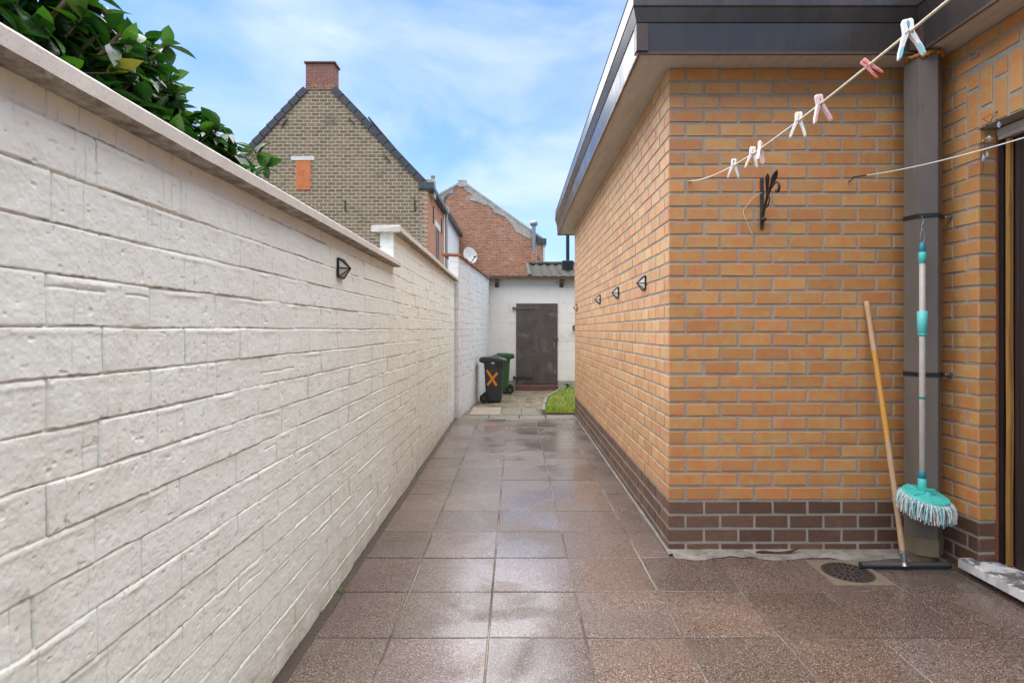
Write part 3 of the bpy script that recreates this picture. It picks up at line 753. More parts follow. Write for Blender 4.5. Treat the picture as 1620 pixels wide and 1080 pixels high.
mb = MB(); mb.box((-.75, SY - .012, -.02), (.012, SY + 2.6, .19)); mb.box((.893, SY - .012, -.02), (5, SY + 2.6, .19)); mb.build('plinth', 'shed_plinth', shed)
d0, d1 = at(816.5, 480, SY), at(882, 607.5, SY)
mb = MB(); mb.bbox((d0.x, SY - .03, d1.z), (d1.x, SY + .02, d0.z), .006)
mb.box((d0.x - .02, SY + .021, 0), (d1.x + .02, SY + .06, 1.81)); dr = mb.build('door', 'steel_door', shed)
for nm, (xa, ya, xb, yb), m in (('hinge', (812, 488, 845, 486.5), 'hinge_grey'), ('hinge', (813, 597.5, 843, 597.5), 'dark_iron')):
    a, b = at(xa, ya, SY - .04), at(xb, yb, SY - .04)
    mb = MB(); mb.obox(a, b, .012, .045); mb.tube([a + Vector((0, 0, -.04)), a + Vector((0, 0, .04))], .016, 8); mb.build(nm, m, dr)
a = at(880, 535, SY - .05); mb = MB(); mb.bbox((a.x - .045, a.y - .02, a.z - .03), (a.x + .04, a.y + .02, a.z + .02), .004); mb.tube([(a.x - .01, a.y - .03, a.z + .03), (a.x - .01, a.y - .03, a.z - .06)], .01, 8); mb.build('latch', 'hinge_grey', dr)
a = at(876.5, 545, SY - .05); mb = MB(); mb.bbox((a.x - .011, a.y - .012, a.z - .07), (a.x + .011, a.y + .012, a.z + .055), .005); mb.build('pull_handle', 'zinc', dr)
mb = MB(); mb.bbox((d0.x - .01, SY - .07, -.02), (d1.x + .01, SY + .05, d1.z - .012), .008); mb.build('step', 'red_step', shed)
# eave board, rafter ends, roofs
mb = MB(); mb.obox((-.78, SY - .16, 2.335), (5, SY - .16, 2.30), .03, .05); mb.prism([(-.78, SY - .16, 2.365), (5, SY - .16, 2.33), (5, SY + .5, 2.40), (-.78, SY + .5, 2.40)], (0, 0, .012)); mb.build('eave_board', 'brown_wood', shed)
for x in (786, 888):
    a = at(x, 440, SY); mb = MB()
    mb.prism([(a.x - .04, SY + .02, 2.30), (a.x - .04, SY - .14, 2.30), (a.x - .04, SY - .15, 2.25), (a.x - .04, SY - .08, 2.19), (a.x - .04, SY + .02, 2.13)], (.08, 0, 0)); mb.build('rafter_end', 'brown_wood', shed)
M['roof_tile'] = (lambda g: g.out(g.mix(g.ramp(g.noise(5, 6, .7), [(.45, 0), (.65, 1)]), g.mix(g.noise(14, 3), (.06, .055, .05), (.038, .035, .032)), (.085, .08, .045)), .8, 0, g.bump(g.noise(40, 4), .3, .01), .3))(G('roof_tile'))
RX0, RX1, RYa, RYb, RZa, RZb = .31, 5.0, SY + .1, 14.4, 2.36, 2.93
mb = MB(); nc = 24; nu = nc * 8; nr = 7; vs = []; fs = []
for j in range(nr):
    for e in (0, 1):
        tt = (j + e * 1.0) / nr
        for i in range(nu + 1):
            x = RX0 + (RX1 - RX0) * i / nu; wv = .016 * math.sin(2 * math.pi * i / 8)
            vs.append((x, RYa + (RYb - RYa) * tt, RZa + (RZb - RZa) * tt + wv + (.012 if e == 0 else 0)))
for j in range(nr * 2 - 1):
    for i in range(nu): fs.append((j * (nu + 1) + i, j * (nu + 1) + i + 1, (j + 1) * (nu + 1) + i + 1, (j + 1) * (nu + 1) + i))
mb.add(vs, fs, smooth=False); rf = mb.build('roof', 'roof_tile', shed)
mb = MB(); mb.tube([(RX0 - .02, RYb, RZb + .03), (RX1, RYb, RZb + .03)], .06, 10); mb.tube([(RX0, RYb, RZb + .02), (RX0, RYa, RZa + .03)], .05, 8)
mb.build('ridge_tiles', 'roof_tile', rf)
mb = MB(); mb.prism([(RX0, RYa, RZa - .02), (RX1, RYa, RZa - .02), (RX1, RYb, RZb - .03), (RX0, RYb, RZb - .03)], (0, 0, -.03)); mb.box((RX0, RYb - .05, 2.3), (RX1, RYb, RZb - .04)); mb.build('roof_deck', 'brown_wood', shed)
mb = MB(); a, b = at(889, 413, 13.2), at(906, 433, 13.2); mb.bbox((a.x, 13.05, b.z - .15), (b.x, 13.3, a.z), .01)
c = at(898, 372, 13.2); mb.tube([(c.x, 13.18, a.z), (c.x, 13.18, c.z + .35)], .042, 14); mb.build('flue', 'black_frame', shed)

# ------------------------------------------------------------------ wheelie bins
M['bin_black'] = plain('bin_black', (.030, .032, .036), (.045, .046, .05), 6, .42)
M['bin_green'] = plain('bin_green', (.035, .115, .035), (.025, .085, .028), 6, .42)
M['tyre'] = plain('tyre', (.010, .010, .010), None, 8, .6)
M['tape'] = plain('orange_tape', (.78, .26, .015), (.70, .22, .015), 8, .45)
M['white_plastic'] = plain('white_plastic', (.75, .74, .70), (.66, .65, .62), 10, .45)
def wheelie_bin(label, mat, cross, loc, flip):
    t = thing('wheelie_bin', label, 'bin', (0, 0, 0), 'wheelie bins beside the white wall'); Wd = .17
    mb = MB()                                     # tapered body, corners bevelled
    def ring(x0, x1, yh, z, b=.03): return [(x0 + b, -yh, z), (x1 - b, -yh, z), (x1, -yh + b, z), (x1, yh - b, z), (x1 - b, yh, z), (x0 + b, yh, z), (x0, yh - b, z), (x0, -yh + b, z)]
    rs = [ring(-.125, .128, .13, .02), ring(-.128, .133, .135, .06), ring(-.155, .166, Wd - .012, .60), ring(-.158, .170, Wd - .008, .605), ring(-.163, .175, Wd, .70), ring(-.185, .19, Wd + .012, .705), ring(-.185, .19, Wd + .012, .725)]
    vs = [p for q in rs for p in q]; fs = [(i * 8 + k, i * 8 + (k + 1) % 8, i * 8 + 8 + (k + 1) % 8, i * 8 + 8 + k) for i in range(len(rs) - 1) for k in range(8)] + [tuple(range(8)), tuple(range((len(rs) - 1) * 8, len(rs) * 8))]
    mb.add(vs, fs)
    for sx in (-.06, .06): mb.obox((sx * 1.6, -Wd - .004, .69), (sx * 1.3, -Wd + .006, .55), .014, .012)
    mb.build('body', mat, t)
    pr = [(-.245, .760), (-.235, .735), (-.175, .708), (-.05, .728), (.09, .716), (.20, .702), (.222, .712), (.218, .742), (.15, .765), (0, .785), (-.12, .792), (-.215, .786)]
    mb = MB(); vs = []
    for yy, sc_ in ((-Wd - .035, .90), (-Wd - .028, .97), (-Wd - .015, 1.0), (Wd + .015, 1.0), (Wd + .028, .97), (Wd + .035, .9)):
        for x, z in pr: vs.append((x * sc_, yy, .748 + (z - .748) * sc_))
    n = len(pr); fs = [(i * n + k, i * n + (k + 1) % n, i * n + n + (k + 1) % n, i * n + n + k) for i in range(5) for k in range(n)] + [tuple(range(n)), tuple(range(5 * n, 6 * n))]
    mb.add(vs, fs, smooth=False)
    for yy in (-.09, 0, .09): mb.bbox((-.12, yy - .02, .782), (.10, yy + .02, .798), .006)
    mb.build('lid', mat, t)
    mb = MB(); mb.tube([(-.235, -.13, .715), (-.235, .13, .715)], .014, 8); 
    for yy in (-.12, .12): mb.obox((-.235, yy, .715), (-.15, yy, .69), .02, .03)
    mb.build('handle', mat, t)
    for yy in (-.165, .165):
        w_ = MB(); w_.tube([(-.155, yy - .022, .078), (-.155, yy + .022, .078)], .078, 24); wo_ = w_.build('wheel', 'tyre', t)
        h_ = MB(); h_.tube([(-.155, yy - .026, .078), (-.155, yy + .026, .078)], .035, 14); h_.build('hub', mat, wo_)
    if cross:
        def sp(x, z, o): return Vector((x, -(.13 + (Wd - .012 - .13) * (z - .02) / .58) - o, z))
        mb = MB(); mb.obox(sp(-.105, .565, .004), sp(.06, .295, .004), .003, .042, up=(1, 0, .6)); mb.obox(sp(.075, .52, .0065), sp(-.10, .305, .0065), .003, .042, up=(1, 0, -.8)); mb.build('tape_cross', 'tape', t)
        mb = MB(); mb.box((-.03, -Wd - .008, .675), (.025, -Wd + .002, .702)); mb.build('sticker', 'white_plastic', t)
    t.location = loc; t.rotation_euler = (0, 0, flip); t.scale = (1, 1, 1)
    return t
wheelie_bin('dark grey wheelie bin with an orange tape cross on its side', 'bin_black', True, (-.37, 9.78, -.005), R(-4))
wheelie_bin('green wheelie bin half hidden behind the dark grey bin', 'bin_green', False, (-.262, 11.15, -.005), math.pi)
# the green bin shows its far side: same shape turned round

# ------------------------------------------------------------------ clothes lines, pegs
M['rope'] = plain('cream_rope', (.72, .63, .46), (.58, .49, .34), 60, .8, bscale=300, bstr=.6)
M['cord'] = plain('white_cord', (.76, .73, .66), (.62, .59, .52), 60, .7, bscale=300, bstr=.6)
def rope_y(x, px): return F * x / (px - VX)
rx = .98
rp = [(1088, 287.5), (1120, 275.5), (1155, 261.5), (1207.7, 234), (1253.5, 204), (1285, 180), (1313, 156.5), (1362.5, 116.5), (1415, 70.5), (1450, 38.7), (1494, 0), (1560, -60)]
rpts = []
for a, b in rp:
    Y = rope_y(rx, a); p = at(a, b, Y); rpts.append(p)
def sag(pts, x, ends, deg=3):          # one smooth hanging curve through the measured points
    ys_ = [p.y for p in pts] + [e[0] for e in ends]; zs_ = [p.z for p in pts] + [e[1] for e in ends]
    k = np.polyfit(ys_, zs_, deg, w=[6] + [3] * (len(pts) - 1) + [1] * len(ends)); Y0 = pts[0].y
    return [Vector((x, Y0 + (-1.5 - Y0) * i / 30, float(np.polyval(k, Y0 + (-1.5 - Y0) * i / 30)))) for i in range(31)]
rpts = sag(rpts, rx, [(.4, 1.99), (-.6, 2.04), (-1.5, 2.12)], 4)
def smooth(pts, n=6):
    o = []
    for i in range(len(pts) - 1):
        p0, p1, p2, p3 = pts[max(i - 1, 0)], pts[i], pts[i + 1], pts[min(i + 2, len(pts) - 1)]
        for k in range(n):
            t_ = k / n; o.append(.5 * ((2 * p1) + (p2 - p0) * t_ + (2 * p0 - 5 * p1 + 4 * p2 - p3) * t_ ** 2 + (3 * p1 - p0 - 3 * p2 + p3) * t_ ** 3))
    return o + [pts[-1]]
t = thing('clothes_line', 'thick cream clothes line with seven pegs clipped on it', 'clothes line', rpts[0])
mb = MB(); mb.tube(smooth(rpts), .0036, 8); mb.build('rope', 'rope', t)
mb = MB(); p = rpts[0]; mb.tube([p + Vector((0, .004, .004)), p, p + Vector((.006, -.03, .002)), p + Vector((.012, -.028, -.014)), p + Vector((.006, -.012, -.01))], .0028, 6); mb.build('wall_hook', 'dark_iron', t)
cp = [at(1343, 284.5, PY0 - .005), at(1365, 280, 3.00), at(1390, 275, rope_y(1.886, 1390)), at(1470, 257, rope_y(1.886, 1470)), at(1540, 240.5, rope_y(1.886, 1540)), at(1625, 219, rope_y(1.886, 1625)), Vector((1.886, 1.0, 1.95)), Vector((1.886, -1.5, 2.08))]
cp[1:] = sag([at(1365, 279.5, 3.08)] + cp[2:6], 1.886, [(1.0, 1.955), (-.3, 2.01), (-1.5, 2.10)], 3)
t = thing('clothes_line', 'thin empty white clothes line running in front of the downpipe toward the door', 'clothes line', cp[0])
mb = MB(); mb.tube(smooth(cp[1:]), .0024, 8); mb.build('cord', 'cord', t)
mb = MB(); mb.tube([cp[0] + Vector((0, .01, -.01)), cp[0] + Vector((-.004, -.03, -.012)), cp[0] + Vector((.003, -.035, .006)), cp[1]], .003, 6); mb.tube([cp[1], cp[1] + (cp[2] - cp[1]) * .6], .0038, 6); mb.build('wall_hook', 'dark_iron', t)
def pegmat(name, c, tr=.25):
    g = G(name); g.out(g.mix(g.noise(40, 3), c, tuple(x * .9 for x in c)), .4, 0, None, .5); g.b.inputs['Subsurface Weight'].default_value = .15; g.b.inputs['Subsurface Radius'].default_value = (.01, .01, .01); return g.m
M['peg_white'] = pegmat('peg_white', (.80, .79, .77)); M['peg_pink'] = pegmat('peg_pink', (.74, .42, .44)); M['peg_rose'] = pegmat('peg_rose', (.75, .56, .56)); M['peg_yellow'] = pegmat('peg_yellow', (.80, .66, .22))
M['peg_cream'] = pegmat('peg_cream', (.80, .74, .56)); M['peg_red'] = pegmat('peg_red', (.72, .10, .09)); M['peg_salmon'] = pegmat('peg_salmon', (.78, .30, .27)); M['peg_blue'] = pegmat('peg_blue', (.22, .60, .70)); M['peg_dot_blue'] = pegmat('peg_dot_blue', (.05, .36, .48)); M['peg_dot_red'] = pegmat('peg_dot_red', (.62, .10, .10))
def make_peg(label, body, tip, dot, loc, rot, open_=1.0, s=1.0):
    t = thing('clothes_peg', label, 'clothes peg', (0, 0, 0), 'pegs on the clothes line')
    for sg in (-1, 1):
        ctr = [(.0045, .032, .0042), (.0065, .026, .0052), (.0062, .012, .0050), (.0050, 0, .0058), (.0088, -.012, .0058), (.0135, -.026, .0046), (.0185, -.042, .0044), (.0215, -.056, .0034), (.0222, -.0595, .0018)]
        wd = [.0048, .0064, .0066, .0068, .0068, .0062, .0070, .0062, .0034]
        vs = []
        for (x, z, h), wv in zip(ctr, wd):
            xx = x if z > -.005 else .005 + (x - .005) * open_
            for a, b in ((-h * .8, -wv), (h * .8, -wv), (h, -wv * .55), (h, wv * .55), (h * .8, wv), (-h * .8, wv)): vs.append((sg * (xx + a * 1.15), b, z))
        n = 6; fs = [(i * n + k, i * n + (k + 1) % n, i * n + n + (k + 1) % n, i * n + n + k) for i in range(len(ctr) - 1) for k in range(n)] + [tuple(range(n)), tuple(range((len(ctr) - 1) * n, len(ctr) * n))]
        mb = MB(); mb.add(vs, fs, smooth=False); lg = mb.build('peg_arm', body, t)
        for sy in (-1, 1):
            g_ = MB(); vs = []
            for i, (fr, hw) in enumerate(((0, .0016), (.3, .0034), (.7, .0036), (1, .0018))):
                z = -.031 - .026 * fr; x = .0145 + .0068 * fr; x = .005 + (x - .005) * open_
                for a in (-hw, hw): vs.append((sg * (x + a), sy * .0072, z))
                for a in (-hw, hw): vs.append((sg * (x + a), sy * .0055, z))
            fs = []
            for i in range(3): fs += [(i * 4, i * 4 + 1, i * 4 + 5, i * 4 + 4), (i * 4, i * 4 + 4, i * 4 + 6, i * 4 + 2), (i * 4 + 1, i * 4 + 3, i * 4 + 7, i * 4 + 5)]
            fs += [(0, 2, 3, 1), (12, 13, 15, 14)]
            g_.add(vs, fs); g_.build('grip_pad', tip, lg)
    mb = MB()
    for sy in (-1, 1): mb.lathe([(.0022, -.007), (.0034, 0), (.0022, .006)], (0, sy * .0058, .021), 10)
    mb.build('jaw_insert', dot, t)
    mb = MB(); mb.tube([(-.009, -.0078, -.003), (0, -.0085, .003), (.009, -.0078, -.003)], .0011, 6); mb.tube([(-.009, .0078, -.003), (0, .0085, .003), (.009, .0078, -.003)], .0011, 6); mb.tube([(-.004, -.006, -.007), (-.004, .006, -.007)], .0028, 8); mb.build('spring', 'zinc', t)
    t.location = loc; t.rotation_euler = rot; t.scale = (s, s, s)
def rope_at(px):
    for a, b in zip(smooth(rpts), smooth(rpts)[1:]):
        xa, xb = VX + F * a.x / a.y, VX + F * b.x / b.y
        if xa <= px <= xb: return a + (b - a) * ((px - xa) / (xb - xa))
make_peg('white peg with pink tips, lowest on the clothes line and nearest the brick wall', 'peg_white', 'peg_rose', 'peg_dot_red', rope_at(1160.5), (0, R(2), R(-18)), 1.1, .92)
make_peg('white peg with yellow tips touching a pink peg', 'peg_white', 'peg_yellow', 'peg_yellow', rope_at(1190), (0, R(4), R(-15)), 1.1, .95)
make_peg('pale pink peg seen nearly edge on, touching a yellow tipped peg', 'peg_rose', 'peg_white', 'peg_pink', rope_at(1203), (R(-4), R(10), R(42)), 1.2, .95)
make_peg('creamy white peg with pale yellow tips hanging alone mid line', 'peg_white', 'peg_cream', 'peg_yellow', rope_at(1263), (0, R(2), R(-20)), 1.15, .95)
make_peg('old rose coloured peg with wide open legs', 'peg_rose', 'peg_pink', 'peg_pink', rope_at(1297), (0, R(-10), R(0)), 1.3, .98)
make_peg('red peg twisted sideways on the clothes line', 'peg_salmon', 'peg_red', 'peg_red', rope_at(1374), (R(15), R(-38), R(-50)), .35, .72)
make_peg('large white peg with turquoise tips, highest on the clothes line', 'peg_white', 'peg_blue', 'peg_dot_blue', rope_at(1437), (0, R(-6), R(-18)), 1.2, 1.05)

# ------------------------------------------------------------------ wrought iron bracket with loose wire
def bk(x, y): # pixel -> point in the plane X = 1.40 that stands off the wall
    X = 1.395; Y = F * X / (x - VX); return Vector((X, Y, H - (y - VY) * Y / F))
t = thing('plant_bracket', 'black wrought iron plant bracket with leaf and scroll on the brick wall', 'bracket', (1.395, PY0, 1.95))
mb = MB(); mb.bbox((1.388, PY0 - .017, 1.822), (1.406, PY0 - .0055, 2.112), .002); mb.lathe([(.004, -.013), (.016, -.006), (.016, .006), (.004, .013)], (1.398, PY0 - .03, 1.872), 14); mb.build('back_bar', 'dark_iron', t)
def arm(pts, w_, h_, nm):
    pts = smooth([Vector(p) for p in pts], 6); mb = MB(); vs = []
    for i, p in enumerate(pts):
        d = (pts[min(i + 1, len(pts) - 1)] - pts[max(i - 1, 0)]).normalized(); u = Vector((1, 0, 0)); nn = d.cross(u).normalized()
        for a, b in ((-1, -1), (1, -1), (1, 1), (-1, 1)): vs.append(p + u * a * w_ / 2 + nn * b * h_ / 2)
    n = len(pts); fs = [(i * 4 + k, i * 4 + (k + 1) % 4, i * 4 + 4 + (k + 1) % 4, i * 4 + 4 + k) for i in range(n - 1) for k in range(4)] + [(0, 1, 2, 3), tuple(range(4 * n - 4, 4 * n))]
    mb.add(vs, fs); return mb.build(nm, 'dark_iron', t)
yw = PY0 - .02
arm([(1.397, yw, 1.875), (1.397, yw - .012, 1.91), (1.397, yw - .04, 1.96), (1.397, yw - .075, 2.005), (1.397, yw - .12, 2.035), (1.397, yw - .165, 2.042), (1.397, yw - .195, 2.022), (1.397, yw - .195, 1.995), (1.397, yw - .172, 1.985), (1.397, yw - .163, 2.0)], .013, .007, 'scroll_arm')
arm([(1.397, yw - .045, 1.965), (1.397, yw - .03, 1.935), (1.397, yw - .06, 1.935), (1.397, yw - .085, 1.965), (1.397, yw - .075, 2.0)], .006, .005, 'side_scroll')
for (dy, dz, s_, bend) in ((-.075, .13, 1.0, .02), (-.03, .125, .8, -.01)):
    mb = MB(); b0 = Vector((1.397, yw - .055, 1.985)); vs = []
    for i, (f_, hw) in enumerate(((0, .004), (.3, .007), (.55, .010), (.75, .014), (.9, .010), (1, .002))):
        p = b0 + Vector((bend * f_, dy * f_, dz * f_)) ; 
        for e in (-1, 1):
            for th in (-.0015, .0015): vs.append(p + Vector((e * hw * s_ * 1.25, e * hw * s_ * .25 + th, 0)))
    fs = []
    for i in range(5): fs += [(i * 4, i * 4 + 2, i * 4 + 6, i * 4 + 4), (i * 4 + 1, i * 4 + 5, i * 4 + 7, i * 4 + 3), (i * 4, i * 4 + 4, i * 4 + 5, i * 4 + 1), (i * 4 + 2, i * 4 + 3, i * 4 + 7, i * 4 + 6)]
    fs += [(0, 1, 3, 2), (20, 22, 23, 21)]
    mb.add(vs, fs); mb.build('iron_leaf', 'dark_iron', t)
t2 = thing('loose_wire', 'thin pale loose wire drooping from the iron bracket against the bricks', 'wire', (1.36, PY0 - .01, 1.9))
mb = MB(); mb.tube(smooth([at(1205, 305.5, PY0 - .02), at(1196, 309, PY0 - .02), at(1183, 323, PY0 - .016), at(1176, 334, PY0 - .012), at(1178, 343, PY0 - .012), at(1183, 355, PY0 - .01), at(1190, 371, PY0 - .009)]), .0016, 6); mb.build('wire', 'cord', t2)

# ------------------------------------------------------------------ mop hanging on the pipe strap
M['mop_grey'] = plain('mop_pole_grey', (.50, .46, .40), (.42, .38, .33), 20, .35)
M['mop_teal'] = plain('mop_teal', (.08, .52, .45), (.06, .44, .39), 12, .4)
M['mop_petrol'] = plain('mop_petrol', (.02, .22, .28), None, 12, .4)
M['mop_aqua'] = plain('mop_aqua', (.14, .60, .58), (.10, .50, .50), 12, .4)
M['strand_white'] = plain('strand_white', (.74, .74, .70), (.55, .54, .50), 90, .9, bscale=400, bstr=.8)
M['strand_aqua'] = plain('strand_aqua', (.30, .60, .62), (.18, .42, .45), 90, .9, bscale=400, bstr=.8)
YM = 2.875
mx0, mx1 = at(1459, 0, YM).x, at(1458.5, 0, YM).x
def mz(y): return H - (y - VY) * YM / F
mop = thing('mop', 'grey and turquoise mop hanging upright on the downpipe, its strands above the ground', 'mop', (mx0, YM, mz(822)))
def seg(y0, y1, r, mat, nm, r2=None):
    mb = MB(); z0, z1 = mz(y1), mz(y0); r2 = r2 or r
    mb.lathe([(r * .85, 0), (r, .002), (r2, z1 - z0 - .002), (r2 * .85, z1 - z0)], (mx0, YM, z0), 16); return mb.build(nm, mat, mop)
seg(384, 402, .0165, 'mop_petrol', 'end_cap', .014); seg(398.5, 416, .0178, 'mop_teal', 'cap_sleeve'); seg(414, 745, .0142, 'mop_grey', 'pole'); seg(492, 527, .0215, 'mop_aqua', 'grip_sleeve', .0235); seg(527, 531, .019, 'mop_teal', 'grip_ring', .0215)
seg(626.5, 631, .0155, 'mop_petrol', 'pole_ring'); seg(744, 757, .0175, 'mop_petrol', 'lower_collar'); seg(756, 779, .0205, 'mop_teal', 'socket', .0195)
mb = MB(); hk = [at(1458, 341, YM + .005), at(1461, 350, YM), at(1458, 357, YM), at(1462, 362, YM)]
mb.tube(smooth(hk), .0018, 6); mb.tube(smooth([at(1459, 360, YM), at(1456.5, 372, YM), at(1457.5, 384, YM), at(1460.5, 386, YM), at(1462.5, 372, YM), at(1460.5, 360, YM), at(1459, 360, YM)]), .0019, 6); mb.build('hanging_loop', 'zinc', mop)
hc = at(1464, 785, YM - .01); HR = .104
tilt = Matrix.Rotation(R(7), 4, 'Y') @ Matrix.Rotation(R(13), 4, 'X')
def hp(v): return hc + tilt @ Vector(v)
mb = MB(); n = 40
for a_, b_ in (((HR, 0.0), (HR, .010)), ((HR, .010), (HR * .96, .014)), ((HR * .96, .014), (.03, .020)), ((.03, .02), (.022, .035))):
    vs = [hp((rr_ * math.cos(2 * math.pi * k / n), rr_ * math.sin(2 * math.pi * k / n), z_)) for rr_, z_ in (a_, b_) for k in range(n)]
    mb.add(vs, [(k, (k + 1) % n, n + (k + 1) % n, n + k) for k in range(n)], smooth=False)
mb.add([hp((HR * math.cos(2 * math.pi * k / n), HR * math.sin(2 * math.pi * k / n), 0)) for k in range(n)], [tuple(range(n))])
for k in range(8):
    a_ = 2 * math.pi * (k + .5) / 8; mb.obox(hp((.03 * math.cos(a_), .03 * math.sin(a_), .02)), hp((.1 * math.cos(a_), .1 * math.sin(a_), .0155)), .006, .006)
mb.obox(hp((-.028, -.01, .03)), hp((.03, -.01, .035)), .016, .03)
mb.build('head_plate', 'mop_teal', mop)
fr = MB(); r = random.Random(12)
for rg, cnt, L_ in ((HR * .98, 130, .088), (HR * .88, 95, .10), (HR * .65, 46, .105), (HR * .4, 26, .105)):
    for k in range(cnt):
        a_ = 2 * math.pi * (k + r.uniform(-.3, .3)) / cnt; L = L_ * r.uniform(.78, 1.1); ou = (.026 if rg > HR * .9 else .018) * r.uniform(.5, 1.15); tw = r.uniform(-.18, .18)
        p0 = hp((rg * math.cos(a_), rg * math.sin(a_), .004)); od = Vector((math.cos(a_), math.sin(a_), 0)); td = Vector((-math.sin(a_), math.cos(a_), 0))
        pts = [p0, p0 + od * ou * .55 + Vector((0, 0, -.012)), p0 + od * ou * .9 + td * tw * .05 + Vector((0, 0, -L * .45)), p0 + od * ou + td * tw * .1 + Vector((0, 0, -L))]
        r0 = r.uniform(.0022, .0036); pts = smooth(pts, 3)
        fr.tube(pts, [r0 * (.85 + .25 * math.sin(i * 2.2 + k)) for i in range(len(pts))], 6, 0 if r.random() < .45 else 1)
fr.build('mop_strands', ['strand_white', 'strand_aqua'], mop)

# ------------------------------------------------------------------ floor squeegee leaning on the wall
def woodmat(name, a, b, c_):
    g = G(name)
    f = g.ramp(g.noise(12, 6, .65, .6, g.mapv((4, 4, .35))), [(.3, 0), (.7, 1)])
    c = g.mix(f, a, b); c = g.mix(g.math('MULTIPLY', g.ramp(g.noise(30, 5, .7, 0, g.mapv((3, 3, .3))), [(.58, 0), (.68, 1)]), .7), c, c_)
    return g.out(c, .55, 0, g.bump(g.noise(60, 4, .6, 0, g.mapv((4, 4, .2))), .3, .002), .4)
M['wood_plain'] = woodmat('handle_wood', (.56, .36, .20), (.48, .29, .15), (.36, .2, .1))
M['wood_varnish'] = woodmat('handle_varnished', (.62, .32, .07), (.52, .25, .05), (.42, .2, .05))
M['wood_worn'] = woodmat('handle_worn', (.42, .26, .15), (.50, .33, .20), (.16, .09, .06))
M['rubber'] = plain('rubber', (.02, .02, .02), (.035, .035, .035), 9, .45)
M['grey_metal'] = plain('grey_metal', (.14, .145, .145), (.10, .10, .10), 14, .45, metal=.4)
sq = thing('floor_squeegee', 'wooden handled floor squeegee leaning against the brick wall, blade on the tiles', 'squeegee', (2.03, 2.92, 0))
P0_, P1_ = Vector((2.027, 2.917, .095)), Vector((1.984, 3.148, 1.407))
def hl(t_): return P0_ + (P1_ - P0_) * t_ + Vector((.006, 0, 0)) * math.sin(math.pi * t_)
for nm, a_, b_, m in (('handle', 0, .43, 'wood_worn'), ('handle', .43, .79, 'wood_varnish'), ('handle', .79, 1.0, 'wood_plain')):
    mb = MB(); ts = [a_ + (b_ - a_) * i / 10 for i in range(11)]
    mb.tube([hl(x) for x in ts] + ([hl(1.0) + (P1_ - P0_).normalized() * .006] if b_ == 1 else []), [.0138 + .0006 * math.sin(x * 40) for x in ts] + ([.009] if b_ == 1 else []), 14); mb.build('handle', m, sq)
d_ = (P1_ - P0_).normalized()
mb = MB(); mb.tube([P0_ - d_ * .055, P0_ - d_ * .02, P0_ + d_ * .005], [.0145, .017, .0175], 14); mb.tube([P0_ - d_ * .072, P0_ - d_ * .055], [.020, .0145], 12); mb.bbox((2.006, 2.90, .082), (2.014, 2.935, .092), .002); mb.tube([(2.0, 2.905, .087), (2.055, 2.905, .087)], .004, 8); mb.build('socket', 'zinc', sq)
mb = MB(); mb.bbox((1.809, 2.906, .014), (2.272, 2.928, .036), .004); mb.bbox((1.81, 2.900, .022), (2.271, 2.9055, .032), .002); hb = mb.build('head_bar', 'grey_metal', sq)
mb = MB(); mb.box((1.805, 2.911, .0025), (2.276, 2.923, .0135)); 
for x in (1.803, 2.271): mb.bbox((x, 2.903, .012), (x + .008, 2.931, .038), .003)
mb.build('rubber_blade', 'rubber', hb)

# ------------------------------------------------------------------ floor drain
M['drain_plate'] = plain('drain_concrete', (.22, .175, .125), (.16, .125, .09), 14, .6, bscale=120, bstr=.4)
M['cast_iron'] = plain('cast_iron', (.09, .075, .06), (.06, .048, .04), 20, .5, metal=.3)
M['pit'] = plain('drain_pit', (.008, .008, .008), None, 5, .8)
DXc, DYc, S2 = 1.713, 2.872, .149
dr_ = thing('floor_drain', 'square concrete floor drain with a round pierced iron grate', 'drain', (DXc, DYc, 0))
mb = MB(); n = 48; vs = []
for k in range(n):
    a_ = 2 * math.pi * k / n; ca, sa = math.cos(a_), math.sin(a_); m_ = max(abs(ca), abs(sa))
    vs += [(DXc + .122 * ca, DYc + .122 * sa, .0048), (DXc + S2 * ca / m_, DYc + S2 * sa / m_, .0052), (DXc + S2 * ca / m_, DYc + S2 * sa / m_, -.003), (DXc + .122 * ca, DYc + .122 * sa, .0015)]
fs = []
for k in range(n):
    a_, b_ = k * 4, ((k + 1) % n) * 4
    fs += [(a_, a_ + 1, b_ + 1, b_), (a_ + 1, a_ + 2, b_ + 2, b_ + 1), (a_ + 3, a_, b_, b_ + 3)]
mb.add(vs, fs); mb.build('drain_frame', 'drain_plate', dr_)
mb = MB(); mb.lathe([(.1205, 0), (.1205, .0008)], (DXc, DYc, .0018), 40); mb.build('pit', 'pit', dr_)
mb = MB()
def annulus(r0, r1, z0=.003, z1=.0058, n=48):
    vs = []
    for k in range(n):
        a_ = 2 * math.pi * k / n; c_, s_ = math.cos(a_), math.sin(a_)
        for rr_, zz_ in ((r0, z0), (r0, z1), (r1, z1), (r1, z0)): vs.append((DXc + rr_ * c_, DYc + rr_ * s_, zz_))
    mb.add(vs, [(k * 4 + j, k * 4 + (j + 1) % 4, ((k + 1) % n) * 4 + (j + 1) % 4, ((k + 1) % n) * 4 + j) for k in range(n) for j in range(4)])
annulus(.110, .1205); annulus(.064, .074); annulus(.012, .030)
for k in range(24):
    a_ = 2 * math.pi * k / 24; mb.obox((DXc + .0735 * math.cos(a_), DYc + .0735 * math.sin(a_), .0043), (DXc + .1105 * math.cos(a_), DYc + .1105 * math.sin(a_), .0043), .0125, .0024)
for k in range(12):
    a_ = 2 * math.pi * (k + .5) / 12; mb.obox((DXc + .0295 * math.cos(a_), DYc + .0295 * math.sin(a_), .0043), (DXc + .0645 * math.cos(a_), DYc + .0645 * math.sin(a_), .0043), .0125, .0024)
mb.build('grate', 'cast_iron', dr_)

